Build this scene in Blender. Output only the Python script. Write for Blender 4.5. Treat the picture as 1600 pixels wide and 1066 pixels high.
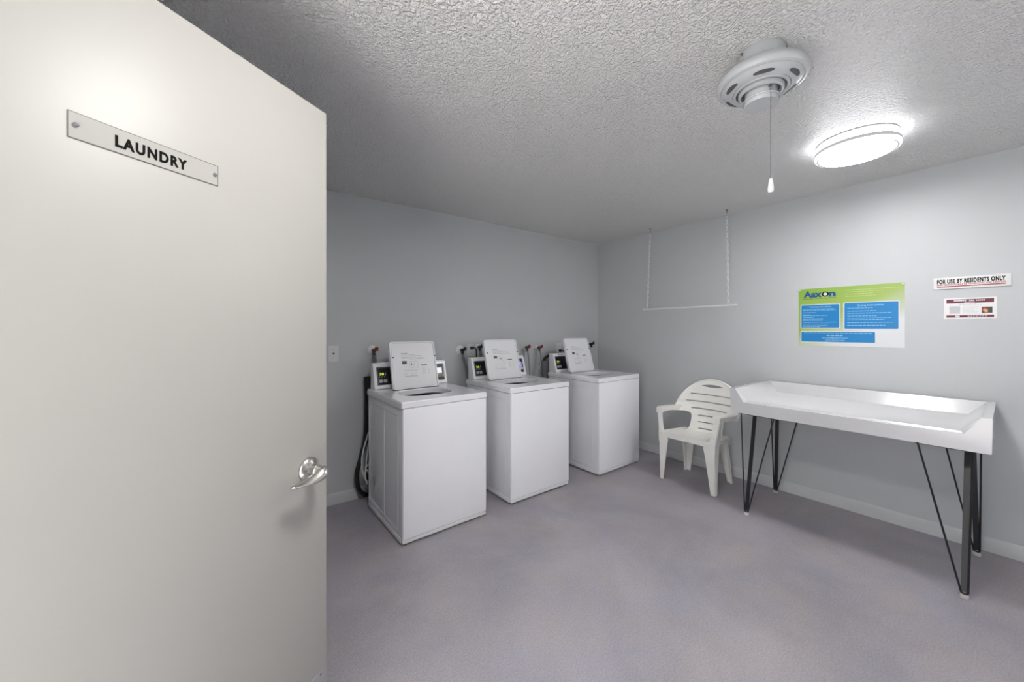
import bpy, bmesh, math, random
from mathutils import Vector, Matrix, Euler

# ------------------------------------------------------------------ camera, world, exposure
SC = bpy.context.scene
for ob in list(bpy.data.objects):
    bpy.data.objects.remove(ob, do_unlink=True)
COL = SC.collection
PI = math.pi

F_PX, YAW = 579.74, 0.6401
CAM = Vector((-3.7104, -3.1488, 1.3651))
cd = bpy.data.cameras.new('camera')
cam = bpy.data.objects.new('camera', cd)
COL.objects.link(cam)
cam.location = CAM
cam.rotation_euler = (PI / 2, 0, -YAW)
cd.sensor_width = 36.0
cd.lens = F_PX / 1600 * 36.0
cd.shift_y = -(533 - 514.36) / 1600
cd.clip_start = 0.02
SC.camera = cam

SC.view_settings.view_transform = 'Standard'
SC.view_settings.look = 'None'
SC.view_settings.gamma = 1.0
SC.view_settings.use_curve_mapping = False
SC.view_settings.exposure = 0.10

DAYLIGHT = 3.2            # daylight coming in at the open doorway and the added window
WORLD = bpy.data.worlds.new('daylight')
SC.world = WORLD
WORLD.use_nodes = True
WORLD.node_tree.nodes['Background'].inputs[0].default_value = (0.96, 0.98, 1.0, 1)
WORLD.node_tree.nodes['Background'].inputs[1].default_value = DAYLIGHT

SUN = 48.0                # sun on the paving outside and on the floor just inside the doorway
sd = bpy.data.lights.new('sun', 'SUN')
sd.energy = SUN
sd.angle = math.radians(0.6)
sd.color = (1.0, 0.99, 0.98)
sun = bpy.data.objects.new('sun', sd)
COL.objects.link(sun)
sun.rotation_euler = Vector((0.40, -0.42, -0.95)).to_track_quat('-Z', 'Y').to_euler()

LAMP_A = 58.0            # brightness of the round LED lamp by the right wall
LAMP_B = 82.0            # brightness of the round LED lamp on the doorway side
SIDE_A = 9.0             # the glow of their translucent side bands
SIDE_B = 8.0
ROOM_H = 2.44
RX0, RX1 = -4.29, 0.0     # left wall (doorway), right wall
RY0, RY1 = -5.10, 0.0     # front wall (behind the camera), back wall

# ------------------------------------------------------------------ materials
def new_mat(name):
    m = bpy.data.materials.new(name)
    m.use_nodes = True
    nt = m.node_tree
    return m, nt, nt.nodes['Principled BSDF']

def setp(b, **kw):
    for k, v in kw.items():
        b.inputs[k].default_value = v

def plain(name, col, rough=0.5, metal=0.0, spec=0.5, coat=0.0, noise=0.0, nscale=30.0, bump=0.0):
    m, nt, b = new_mat(name)
    setp(b, **{'Base Color': (*col, 1), 'Roughness': rough, 'Metallic': metal, 'Specular IOR Level': spec, 'Coat Weight': coat})
    if coat:
        setp(b, **{'Coat Roughness': 0.08})
    tc = nt.nodes.new('ShaderNodeTexCoord')
    nz = nt.nodes.new('ShaderNodeTexNoise')
    nz.inputs['Scale'].default_value = nscale
    nz.inputs['Detail'].default_value = 4
    nt.links.new(tc.outputs['Object'], nz.inputs['Vector'])
    if noise > 0:
        rp = nt.nodes.new('ShaderNodeValToRGB')
        rp.color_ramp.elements[0].position = 0.3
        rp.color_ramp.elements[1].position = 0.7
        rp.color_ramp.elements[0].color = (*[c * (1 - noise) for c in col], 1)
        rp.color_ramp.elements[1].color = (*[min(1, c * (1 + noise)) for c in col], 1)
        nt.links.new(nz.outputs['Fac'], rp.inputs['Fac'])
        nt.links.new(rp.outputs['Color'], b.inputs['Base Color'])
    if bump > 0:
        bp = nt.nodes.new('ShaderNodeBump')
        bp.inputs['Strength'].default_value = bump
        bp.inputs['Distance'].default_value = 0.002
        nt.links.new(nz.outputs['Fac'], bp.inputs['Height'])
        nt.links.new(bp.outputs['Normal'], b.inputs['Normal'])
    return m

def emit(name, col, strength, base=(0.9, 0.9, 0.9)):
    m, nt, b = new_mat(name)
    setp(b, **{'Base Color': (*base, 1), 'Emission Color': (*col, 1), 'Emission Strength': strength, 'Roughness': 0.4})
    return m

def ceiling_mat():
    m, nt, b = new_mat('textured_ceiling_paint')
    setp(b, **{'Base Color': (0.89, 0.885, 0.875, 1), 'Roughness': 0.28, 'Specular IOR Level': 0.5})
    tc = nt.nodes.new('ShaderNodeTexCoord')
    n1 = nt.nodes.new('ShaderNodeTexNoise')
    n1.inputs['Scale'].default_value = 80
    n1.inputs['Detail'].default_value = 3
    n1.inputs['Roughness'].default_value = 0.55
    n1.inputs['Distortion'].default_value = 0.5
    v1 = nt.nodes.new('ShaderNodeTexVoronoi')
    v1.feature = 'SMOOTH_F1'
    v1.inputs['Scale'].default_value = 125
    v1.inputs['Smoothness'].default_value = 0.35
    rp = nt.nodes.new('ShaderNodeValToRGB')
    rp.color_ramp.elements[0].position = 0.40
    rp.color_ramp.elements[1].position = 0.66
    mx = nt.nodes.new('ShaderNodeMath')
    mx.operation = 'MULTIPLY_ADD'
    mx.inputs[1].default_value = -0.45
    for n in (n1, v1):
        nt.links.new(tc.outputs['Object'], n.inputs['Vector'])
    nt.links.new(n1.outputs['Fac'], rp.inputs['Fac'])
    nt.links.new(v1.outputs['Distance'], mx.inputs[0])
    nt.links.new(rp.outputs['Color'], mx.inputs[2])
    bp = nt.nodes.new('ShaderNodeBump')
    bp.inputs['Strength'].default_value = 0.95
    bp.inputs['Distance'].default_value = 0.0075
    nt.links.new(mx.outputs[0], bp.inputs['Height'])
    nt.links.new(bp.outputs['Normal'], b.inputs['Normal'])
    return m

def floor_mat():
    m, nt, b = new_mat('painted_concrete')
    tc = nt.nodes.new('ShaderNodeTexCoord')
    def noise(scale, detail, rough=0.6, dist=0.0):
        n = nt.nodes.new('ShaderNodeTexNoise')
        n.inputs['Scale'].default_value = scale
        n.inputs['Detail'].default_value = detail
        n.inputs['Roughness'].default_value = rough
        n.inputs['Distortion'].default_value = dist
        nt.links.new(tc.outputs['Object'], n.inputs['Vector'])
        return n
    big = noise(1.3, 6, 0.62, 0.4)
    r1 = nt.nodes.new('ShaderNodeValToRGB')
    r1.color_ramp.elements[0].position = 0.34
    r1.color_ramp.elements[0].color = (0.315, 0.295, 0.315, 1)
    r1.color_ramp.elements[1].position = 0.68
    r1.color_ramp.elements[1].color = (0.425, 0.402, 0.430, 1)
    nt.links.new(big.outputs['Fac'], r1.inputs['Fac'])
    tint = noise(2.6, 4, 0.6)
    r2 = nt.nodes.new('ShaderNodeValToRGB')
    r2.color_ramp.elements[0].position = 0.38
    r2.color_ramp.elements[0].color = (0.96, 0.97, 1.05, 1)
    r2.color_ramp.elements[1].position = 0.62
    r2.color_ramp.elements[1].color = (1.03, 1.0, 0.97, 1)
    nt.links.new(tint.outputs['Fac'], r2.inputs['Fac'])
    m1 = nt.nodes.new('ShaderNodeMix')
    m1.data_type = 'RGBA'
    m1.blend_type = 'MULTIPLY'
    m1.inputs['Factor'].default_value = 0.8
    nt.links.new(r1.outputs['Color'], m1.inputs[6])
    nt.links.new(r2.outputs['Color'], m1.inputs[7])
    fine = noise(140, 3, 0.7)
    r3 = nt.nodes.new('ShaderNodeValToRGB')
    r3.color_ramp.elements[0].position = 0.35
    r3.color_ramp.elements[0].color = (0.82, 0.82, 0.82, 1)
    r3.color_ramp.elements[1].position = 0.68
    r3.color_ramp.elements[1].color = (1.16, 1.16, 1.16, 1)
    nt.links.new(fine.outputs['Fac'], r3.inputs['Fac'])
    m2 = nt.nodes.new('ShaderNodeMix')
    m2.data_type = 'RGBA'
    m2.blend_type = 'MULTIPLY'
    m2.inputs['Factor'].default_value = 0.9
    nt.links.new(m1.outputs[2], m2.inputs[6])
    nt.links.new(r3.outputs['Color'], m2.inputs[7])
    # pale scuffs and drips of paint
    sc = noise(9, 8, 0.75, 1.2)
    r4 = nt.nodes.new('ShaderNodeValToRGB')
    r4.color_ramp.elements[0].position = 0.705
    r4.color_ramp.elements[0].color = (0, 0, 0, 1)
    r4.color_ramp.elements[1].position = 0.76
    r4.color_ramp.elements[1].color = (1, 1, 1, 1)
    nt.links.new(sc.outputs['Fac'], r4.inputs['Fac'])
    m3 = nt.nodes.new('ShaderNodeMix')
    m3.data_type = 'RGBA'
    nt.links.new(r4.outputs['Color'], m3.inputs['Factor'])
    nt.links.new(m2.outputs[2], m3.inputs[6])
    m3.inputs[7].default_value = (0.54, 0.53, 0.54, 1)
    nt.links.new(m3.outputs[2], b.inputs['Base Color'])
    setp(b, **{'Roughness': 0.42, 'Specular IOR Level': 0.4})
    bp = nt.nodes.new('ShaderNodeBump')
    bp.inputs['Strength'].default_value = 0.25
    bp.inputs['Distance'].default_value = 0.002
    nt.links.new(fine.outputs['Fac'], bp.inputs['Height'])
    nt.links.new(bp.outputs['Normal'], b.inputs['Normal'])
    return m

M = {
    'wall': plain('grey_wall_paint', (0.556, 0.569, 0.580), 0.44, spec=0.36, noise=0.012, nscale=3, bump=0.12),
    'ceiling': ceiling_mat(),
    'floor': floor_mat(),
    'base': plain('baseboard_paint', (0.60, 0.61, 0.615), 0.42, noise=0.03, nscale=9),
    'door': plain('cream_door_paint', (0.355, 0.346, 0.322), 0.40, spec=0.28, noise=0.012, nscale=4, bump=0.10),
    'steel': plain('brushed_nickel', (0.55, 0.53, 0.50), 0.24, metal=1.0, noise=0.05, nscale=60),
    'plate_steel': plain('kick_plate_steel', (0.42, 0.42, 0.43), 0.45, metal=0.7, noise=0.06, nscale=25),
    'enamel': plain('white_enamel', (0.90, 0.90, 0.925), 0.22, coat=0.5, noise=0.008, nscale=5),
    'enamel_satin': plain('white_enamel_satin', (0.86, 0.86, 0.88), 0.38, noise=0.008, nscale=5),
    'enamel_side': plain('white_enamel_cabinet', (0.84, 0.84, 0.865), 0.20, coat=0.4, noise=0.01, nscale=6),
    'plastic_white': plain('white_plastic', (0.76, 0.76, 0.76), 0.38, noise=0.01),
    'monobloc': plain('ivory_resin', (0.87, 0.86, 0.815), 0.42, noise=0.02, nscale=14),
    'fibreglass': plain('white_fibreglass', (0.66, 0.66, 0.668), 0.20, coat=0.5, noise=0.012, nscale=8, bump=0.05),
    'black_metal': plain('black_painted_steel', (0.012, 0.012, 0.014), 0.38, noise=0.2, nscale=40),
    'black': plain('black_rubber', (0.010, 0.010, 0.011), 0.55, noise=0.2),
    'panel_black': plain('black_control_panel', (0.012, 0.012, 0.014), 0.25, noise=0.1),
    'dark_grey': plain('dark_grey_trim', (0.11, 0.11, 0.12), 0.45, noise=0.1),
    'mid_grey': plain('grey_print', (0.42, 0.42, 0.44), 0.5, noise=0.02),
    'pale_grey': plain('pale_grey_print', (0.56, 0.56, 0.58), 0.5, noise=0.02),
    'hose_grey': plain('grey_hose', (0.16, 0.165, 0.17), 0.5, noise=0.1, nscale=80),
    'hose_braid': plain('braided_grey_hose', (0.27, 0.28, 0.28), 0.42, noise=0.18, nscale=220),
    'cable_grey': plain('pale_grey_cable', (0.74, 0.75, 0.75), 0.4, noise=0.05),
    'pipe_grey': plain('grey_pipe', (0.22, 0.22, 0.23), 0.5, noise=0.05),
    'red': plain('red_valve_handle', (0.22, 0.018, 0.022), 0.4, noise=0.1),
    'brass': plain('dull_brass', (0.16, 0.12, 0.09), 0.45, metal=0.6, noise=0.1),
    'chrome': plain('zinc_chain', (0.80, 0.80, 0.81), 0.35, metal=0.3, noise=0.05),
    'rod': plain('white_rod', (0.78, 0.78, 0.78), 0.3, noise=0.01),
    'fan': plain('white_fan_enamel', (0.53, 0.548, 0.56), 0.33, noise=0.01),
    'fan_dark': plain('fan_recess', (0.10, 0.10, 0.105), 0.6, noise=0.05),
    'led_diffuser_a': emit('led_diffuser', (1.0, 0.985, 0.985), LAMP_A),
    'led_diffuser_b': emit('led_diffuser_warm', (1.0, 0.985, 0.97), LAMP_B),
    'led_side_a': emit('led_side_band', (0.96, 0.97, 1.0), SIDE_A),
    'led_side_b': emit('led_side_band_warm', (0.98, 0.98, 0.98), SIDE_B),
    'lamp_trim': plain('lamp_trim_grey', (0.50, 0.50, 0.50), 0.4, noise=0.01),
    'lamp_ring': emit('lamp_ring_white', (1.0, 1.0, 1.0), 1.0),
    'lamp_glow': emit('lamp_ring_dim', (0.98, 0.98, 1.0), 0.46, (0.03, 0.03, 0.03)),

    'acrylic': plain('clear_acrylic_over_door', (0.355, 0.346, 0.324), 0.25, spec=0.3, noise=0.005),
    'edge_dark': plain('dark_edge', (0.10, 0.095, 0.09), 0.4, noise=0.05),
    'ink': plain('black_ink', (0.008, 0.008, 0.008), 0.8, spec=0.05, noise=0.05),
    'sign_white': plain('sign_white', (0.80, 0.80, 0.79), 0.3, noise=0.01),
    'sign_red': plain('sign_red', (0.36, 0.03, 0.045), 0.4, noise=0.03),
    'maroon': plain('maroon_print', (0.165, 0.022, 0.045), 0.4, noise=0.06, nscale=90),
    'poster_white': plain('poster_white', (0.72, 0.74, 0.76), 0.35, noise=0.01),
    'blue': plain('poster_blue', (0.012, 0.22, 0.54), 0.35, noise=0.03, nscale=20),
    'logo_blue': plain('logo_blue', (0.008, 0.085, 0.26), 0.4, noise=0.02),
    'pale_blue': plain('pale_blue_print', (0.34, 0.62, 0.80), 0.4, noise=0.02),
    'pale_green': plain('pale_green_print', (0.48, 0.60, 0.24), 0.4, noise=0.02),
    'photo_brown': plain('photo_brown', (0.20, 0.065, 0.025), 0.4, noise=0.5, nscale=60),
    'photo_peach': plain('photo_peach', (0.62, 0.36, 0.22), 0.4, noise=0.2, nscale=80),
    'photo_green': plain('photo_green', (0.035, 0.055, 0.04), 0.4, noise=0.3, nscale=60),
    'tub_dark': plain('tub_dark', (0.006, 0.006, 0.007), 0.5, noise=0.1),
    'led_green': emit('green_digits', (0.55, 0.75, 0.08), 0.9, (0.1, 0.12, 0.02)),
    'lcd_white': emit('pale_display', (0.75, 0.76, 0.85), 0.9, (0.4, 0.4, 0.45)),
    'lcd_purple': emit('violet_display', (0.30, 0.24, 0.72), 0.9, (0.2, 0.18, 0.4)),
    'label_gold': plain('label_gold', (0.30, 0.28, 0.20), 0.5, noise=0.2, nscale=90),
    'outlet': plain('outlet_white', (0.70, 0.70, 0.69), 0.35, noise=0.01),
    'foot': plain('pale_foot', (0.60, 0.59, 0.56), 0.5, noise=0.03),
    'concrete': plain('outside_concrete', (0.45, 0.44, 0.42), 0.8, noise=0.1, nscale=8),
}

def glass_mat():
    m, nt, b = new_mat('window_glass')
    tr = nt.nodes.new('ShaderNodeBsdfTransparent')
    gl = nt.nodes.new('ShaderNodeBsdfGlossy')
    gl.inputs['Roughness'].default_value = 0.02
    mx = nt.nodes.new('ShaderNodeMixShader')
    mx.inputs[0].default_value = 0.06
    nt.links.new(tr.outputs[0], mx.inputs[1])
    nt.links.new(gl.outputs[0], mx.inputs[2])
    nt.links.new(mx.outputs[0], nt.nodes['Material Output'].inputs['Surface'])
    return m
M['glass'] = glass_mat()
M['lamp_glow'].node_tree.nodes['Principled BSDF'].inputs['Specular IOR Level'].default_value = 0.0

def poster_green_mat():
    m, nt, b = new_mat('poster_green')
    tc = nt.nodes.new('ShaderNodeTexCoord')
    sp = nt.nodes.new('ShaderNodeSeparateXYZ')
    nt.links.new(tc.outputs['Object'], sp.inputs[0])
    ma = nt.nodes.new('ShaderNodeMath')     # print runs from leaf green (top left) to near white (bottom right)
    ma.operation = 'MULTIPLY_ADD'
    ma.inputs[1].default_value = 0.95
    nt.links.new(sp.outputs['X'], ma.inputs[0])
    mb = nt.nodes.new('ShaderNodeMath')
    mb.operation = 'MULTIPLY'
    mb.inputs[1].default_value = -1.75
    nt.links.new(sp.outputs['Y'], mb.inputs[0])
    nt.links.new(mb.outputs[0], ma.inputs[2])
    rp = nt.nodes.new('ShaderNodeValToRGB')
    e = rp.color_ramp.elements
    e[0].position = 0.0
    e[0].color = (0.245, 0.44, 0.050, 1)
    e[1].position = 1.0
    e[1].color = (0.72, 0.74, 0.76, 1)
    k = e.new(0.60)
    k.color = (0.36, 0.48, 0.125, 1)
    k = e.new(0.88)
    k.color = (0.56, 0.62, 0.47, 1)
    nt.links.new(ma.outputs[0], rp.inputs['Fac'])
    nt.links.new(rp.outputs['Color'], b.inputs['Base Color'])
    setp(b, Roughness=0.35)
    return m
M['poster_green'] = poster_green_mat()

# ------------------------------------------------------------------ helpers
def link(name, me, parent=None, mat=None):
    o = bpy.data.objects.new(name, me)
    COL.objects.link(o)
    if parent:
        o.parent = parent
    if mat is not None and me is not None and not me.materials:
        me.materials.append(mat)
    return o

def obj(name, bm, mat, parent=None, smooth=True, angle=35, recalc=True):
    if recalc:
        bmesh.ops.recalc_face_normals(bm, faces=bm.faces[:])
    me = bpy.data.meshes.new(name)
    bm.to_mesh(me)
    bm.free()
    if smooth:
        me.polygons.foreach_set('use_smooth', [True] * len(me.polygons))
        me.set_sharp_from_angle(angle=math.radians(angle))
    return link(name, me, parent, mat)

def thing(name, label, cat, loc=(0, 0, 0), rotz=0.0, group=None, rot=None):
    o = bpy.data.objects.new(name, None)
    COL.objects.link(o)
    o.empty_display_size = 0.05
    o.location = loc
    o.rotation_euler = rot if rot else (0, 0, rotz)
    o['label'] = label
    o['category'] = cat
    if group:
        o['group'] = group
    return o

def tag(o, label, cat, group=None):
    o['label'] = label
    o['category'] = cat
    if group:
        o['group'] = group
    return o

def struct(name, bm, mat, parent=None):
    o = obj(name, bm, mat, parent)
    o['kind'] = 'structure'
    return o

def BM():
    return bmesh.new()

def box(bm, x0, x1, y0, y1, z0, z1, bevel=0.0, seg=2, mtx=None):
    vs = [bm.verts.new((x, y, z)) for z in (z0, z1) for y in (y0, y1) for x in (x0, x1)]
    fs = [bm.faces.new([vs[i] for i in q]) for q in ((0, 2, 3, 1), (4, 5, 7, 6), (0, 1, 5, 4), (2, 6, 7, 3), (0, 4, 6, 2), (1, 3, 7, 5))]
    if bevel > 0:
        es = list({e for f in fs for e in f.edges})
        r = bmesh.ops.bevel(bm, geom=es, offset=bevel, segments=seg, affect='EDGES', profile=0.5)
        vs = list({v for f in r['faces'] for v in f.verts} | {v for v in vs if v.is_valid})
    if mtx is not None:
        bmesh.ops.transform(bm, matrix=mtx, verts=[v for v in vs if v.is_valid])
    return vs

def frame_axes(d):
    d = d.normalized()
    a = Vector((0, 0, 1)) if abs(d.z) < 0.9 else Vector((1, 0, 0))
    x = d.cross(a).normalized()
    return x, d.cross(x).normalized()

def tube(bm, pts, r, n=10, caps=True, closed=False):
    pts = [Vector(p) for p in pts]
    rings = []
    N = len(pts)
    x = None
    for i, p in enumerate(pts):
        if closed:
            d = pts[(i + 1) % N] - pts[i - 1]
        else:
            d = pts[min(i + 1, N - 1)] - pts[max(i - 1, 0)]
        d.normalize()
        if x is None:
            x, y = frame_axes(d)
        else:
            x = (x - d * x.dot(d)).normalized()
            y = d.cross(x).normalized()
        rr = r[i] if isinstance(r, (list, tuple)) else r
        rings.append([bm.verts.new(p + (x * math.cos(2 * PI * k / n) + y * math.sin(2 * PI * k / n)) * rr) for k in range(n)])
    for i in range(N if closed else N - 1):
        a, b = rings[i], rings[(i + 1) % N]
        for k in range(n):
            bm.faces.new((a[k], a[(k + 1) % n], b[(k + 1) % n], b[k]))
    if caps and not closed:
        bm.faces.new(rings[0][::-1])
        bm.faces.new(rings[-1])

def smooth_path(pts, n=8):
    pts = [Vector(p) for p in pts]
    out = []
    for i in range(len(pts) - 1):
        p0, p1, p2, p3 = pts[max(i - 1, 0)], pts[i], pts[i + 1], pts[min(i + 2, len(pts) - 1)]
        for k in range(n):
            t = k / n
            out.append(0.5 * ((2 * p1) + (p2 - p0) * t + (2 * p0 - 5 * p1 + 4 * p2 - p3) * t * t + (3 * p1 - p0 - 3 * p2 + p3) * t ** 3))
    out.append(pts[-1])
    return out

def lathe(bm, prof, n=64, c=(0, 0), mtx=None, cap0=False, cap1=False):
    rings = []
    vs = []
    for r, z in prof:
        if r < 1e-6:
            v = bm.verts.new((c[0], c[1], z))
            rings.append([v])
            vs.append(v)
        else:
            ring = [bm.verts.new((c[0] + r * math.cos(2 * PI * k / n), c[1] + r * math.sin(2 * PI * k / n), z)) for k in range(n)]
            rings.append(ring)
            vs += ring
    for a, b in zip(rings[:-1], rings[1:]):
        if len(a) == 1 and len(b) == 1:
            continue
        for k in range(n):
            if len(a) == 1:
                bm.faces.new((a[0], b[(k + 1) % n], b[k]))
            elif len(b) == 1:
                bm.faces.new((a[k], a[(k + 1) % n], b[0]))
            else:
                bm.faces.new((a[k], a[(k + 1) % n], b[(k + 1) % n], b[k]))
    if cap0 and len(rings[0]) > 1:
        bm.faces.new(rings[0][::-1])
    if cap1 and len(rings[-1]) > 1:
        bm.faces.new(rings[-1])
    if mtx is not None:
        bmesh.ops.transform(bm, matrix=mtx, verts=vs)
    return vs

def rounded_rect(x0, x1, y0, y1, r, n=6):
    out = []
    for cx, cy, a0 in ((x1 - r, y1 - r, 0), (x0 + r, y1 - r, 90), (x0 + r, y0 + r, 180), (x1 - r, y0 + r, 270)):
        for k in range(n + 1):
            a = math.radians(a0 + 90 * k / n)
            out.append((cx + r * math.cos(a), cy + r * math.sin(a)))
    return out

def flat_fill(bm, outer, holes=()):
    """triangulated planar region (XY) with holes; returns its faces"""
    es = []
    for loop in [outer, *holes]:
        vs = [bm.verts.new((p[0], p[1], 0)) for p in loop]
        es += [bm.edges.new((vs[i], vs[(i + 1) % len(vs)])) for i in range(len(vs))]
    r = bmesh.ops.triangle_fill(bm, edges=es, use_beauty=True, use_dissolve=False)
    return [g for g in r['geom'] if isinstance(g, bmesh.types.BMFace)]

def slab(bm, outer, z0, z1, holes=(), mtx=None):
    """planar region extruded from z0 to z1"""
    tmp = bmesh.new()
    flat_fill(tmp, outer, holes)
    bmesh.ops.recalc_face_normals(tmp, faces=tmp.faces[:])
    r = bmesh.ops.extrude_face_region(tmp, geom=tmp.faces[:])
    up = [g for g in r['geom'] if isinstance(g, bmesh.types.BMVert)]
    upset = set(up)
    for v in tmp.verts:
        v.co.z = z1 if v in upset else z0
    bmesh.ops.recalc_face_normals(tmp, faces=tmp.faces[:])
    add(bm, tmp, mtx)

def add(bm, other, mtx=None):
    if mtx is not None:
        bmesh.ops.transform(other, matrix=mtx, verts=other.verts[:])
    me = bpy.data.meshes.new('tmp')
    other.to_mesh(me)
    other.free()
    bm.from_mesh(me)
    bpy.data.meshes.remove(me)

def write(bm, text, x, y, z, height, width=None, weight=0.0, align='LEFT', mtx=None, depth=0.0004, spacing=1.0):
    """lettering: capital height in metres, lying in the XY plane at height z"""
    cu = bpy.data.curves.new('lettering', 'FONT')
    cu.body = text
    cu.size = height / 0.73
    cu.offset = weight
    cu.extrude = depth
    cu.space_character = spacing
    cu.resolution_u = 3
    o = bpy.data.objects.new('lettering', cu)
    COL.objects.link(o)
    dg = bpy.context.evaluated_depsgraph_get()
    dg.update()
    me = bpy.data.meshes.new_from_object(o.evaluated_get(dg), depsgraph=dg)
    bpy.data.objects.remove(o, do_unlink=True)
    bpy.data.curves.remove(cu)
    tmp = bmesh.new()
    tmp.from_mesh(me)
    bpy.data.meshes.remove(me)
    if tmp.verts:
        x0 = min(v.co.x for v in tmp.verts)
        x1 = max(v.co.x for v in tmp.verts)
        sx = width / (x1 - x0) if width else 1.0
        w = (x1 - x0) * sx
        ox = {'LEFT': 0, 'CENTER': -w / 2, 'RIGHT': -w}[align]
        for v in tmp.verts:
            v.co = Vector(((v.co.x - x0) * sx + ox + x, v.co.y + y, v.co.z + z))
    add(bm, tmp, mtx)

def scribble(bm, rng, x0, x1, y, h, z, word=(0.008, 0.022), gap=0.0035):
    """a line of print too small to read: word-long dashes"""
    x = x0
    while x < x1 - 0.003:
        w = min(rng.uniform(*word), x1 - x)
        box(bm, x, x + w, y - h / 2, y + h / 2, z, z + 0.0004)
        x += w + gap

# ------------------------------------------------------------------ the room
bm = BM(); box(bm, RX0 - 0.12, RX1 + 0.12, RY0 - 0.12, RY1 + 0.12, -0.12, 0.0)
struct('floor', bm, M['floor'])
bm = BM(); box(bm, RX0 - 0.12, RX1 + 0.12, RY0 - 0.12, RY1 + 0.12, ROOM_H, ROOM_H + 0.12)
struct('ceiling', bm, M['ceiling'])
bm = BM(); box(bm, RX0 - 0.12, RX1 + 0.12, RY1, RY1 + 0.12, 0, ROOM_H)
struct('wall_back', bm, M['wall'])
bm = BM(); box(bm, RX1, RX1 + 0.12, RY0 - 0.12, RY1, 0, ROOM_H)
struct('wall_right', bm, M['wall'])
WX0, WX1, WZ0, WZ1 = -2.20, -0.45, 1.25, 2.20      # unseen window behind the camera, added to bring daylight to washers and back wall
bm = BM()
box(bm, RX0 - 0.12, WX0, RY0 - 0.12, RY0, 0, ROOM_H)
box(bm, WX1, RX1, RY0 - 0.12, RY0, 0, ROOM_H)
box(bm, WX0, WX1, RY0 - 0.12, RY0, 0, WZ0)
box(bm, WX0, WX1, RY0 - 0.12, RY0, WZ1, ROOM_H)
struct('wall_front', bm, M['wall'])
bm = BM()
for q in ((WX0, WX1, WZ0, WZ0 + 0.045), (WX0, WX1, WZ1 - 0.045, WZ1), (WX0, WX0 + 0.045, WZ0 + 0.045, WZ1 - 0.045), (WX1 - 0.045, WX1, WZ0 + 0.045, WZ1 - 0.045),
          ((WX0 + WX1) / 2 - 0.022, (WX0 + WX1) / 2 + 0.022, WZ0 + 0.045, WZ1 - 0.045)):
    box(bm, q[0], q[1], RY0 - 0.09, RY0 - 0.04, q[2], q[3], 0.003)
win = struct('added_window_1', bm, M['plastic_white'])
for x0, x1 in ((WX0 + 0.045, (WX0 + WX1) / 2 - 0.022), ((WX0 + WX1) / 2 + 0.022, WX1 - 0.045)):
    bm = BM(); box(bm, x0, x1, RY0 - 0.067, RY0 - 0.063, WZ0 + 0.045, WZ1 - 0.045)
    obj('pane', bm, M['glass'], win)
bm = BM(); box(bm, WX0 - 0.03, WX1 + 0.03, RY0 - 0.04, RY0 + 0.03, WZ0 - 0.025, WZ0, 0.004)
obj('sill', bm, M['plastic_white'], win)
DOOR_H = 2.05
DY1 = -2.36; DY0 = DY1 - 0.95          # the doorway in the left wall
bm = BM()
box(bm, RX0 - 0.12, RX0, DY1, RY1, 0, ROOM_H)
box(bm, RX0 - 0.12, RX0, RY0, DY0, 0, ROOM_H)
box(bm, RX0 - 0.12, RX0, DY0, DY1, DOOR_H, ROOM_H)
struct('wall_left', bm, M['wall'])
bm = BM()
box(bm, RX0 - 0.13, RX0 + 0.012, DY1 - 0.02, DY1 + 0.06, 0, DOOR_H + 0.06, 0.003)
box(bm, RX0 - 0.13, RX0 + 0.012, DY0 - 0.06, DY0 + 0.02, 0, DOOR_H + 0.06, 0.003)
box(bm, RX0 - 0.13, RX0 + 0.012, DY0 + 0.02, DY1 - 0.02, DOOR_H - 0.02, DOOR_H + 0.06, 0.003)
struct('trim_1', bm, M['base'])
bm = BM(); box(bm, RX0 - 6, RX0 - 0.12, -7, 1.5, -0.12, -0.01)
struct('ground', bm, M['concrete'])
def baseboard(name, p, q, inward):
    p, q, n = Vector(p), Vector(q), Vector(inward)
    bm = BM()
    prof = [(0, 0), (0.013, 0), (0.013, 0.072), (0.009, 0.083), (0.004, 0.088), (0, 0.088)]
    ra = [bm.verts.new(p + n * a + Vector((0, 0, b))) for a, b in prof]
    rb = [bm.verts.new(q + n * a + Vector((0, 0, b))) for a, b in prof]
    for i in range(len(prof)):
        j = (i + 1) % len(prof)
        bm.faces.new((ra[i], ra[j], rb[j], rb[i]))
    bm.faces.new(ra); bm.faces.new(rb[::-1])
    struct(name, bm, M['base'])
baseboard('baseboard_back', (RX0, 0, 0), (-0.013, 0, 0), (0, -1, 0))
baseboard('baseboard_right', (0, 0, 0), (0, RY0, 0), (-1, 0, 0))
baseboard('baseboard_left', (RX0, DY1 + 0.06, 0), (RX0, -0.013, 0), (1, 0, 0))

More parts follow.
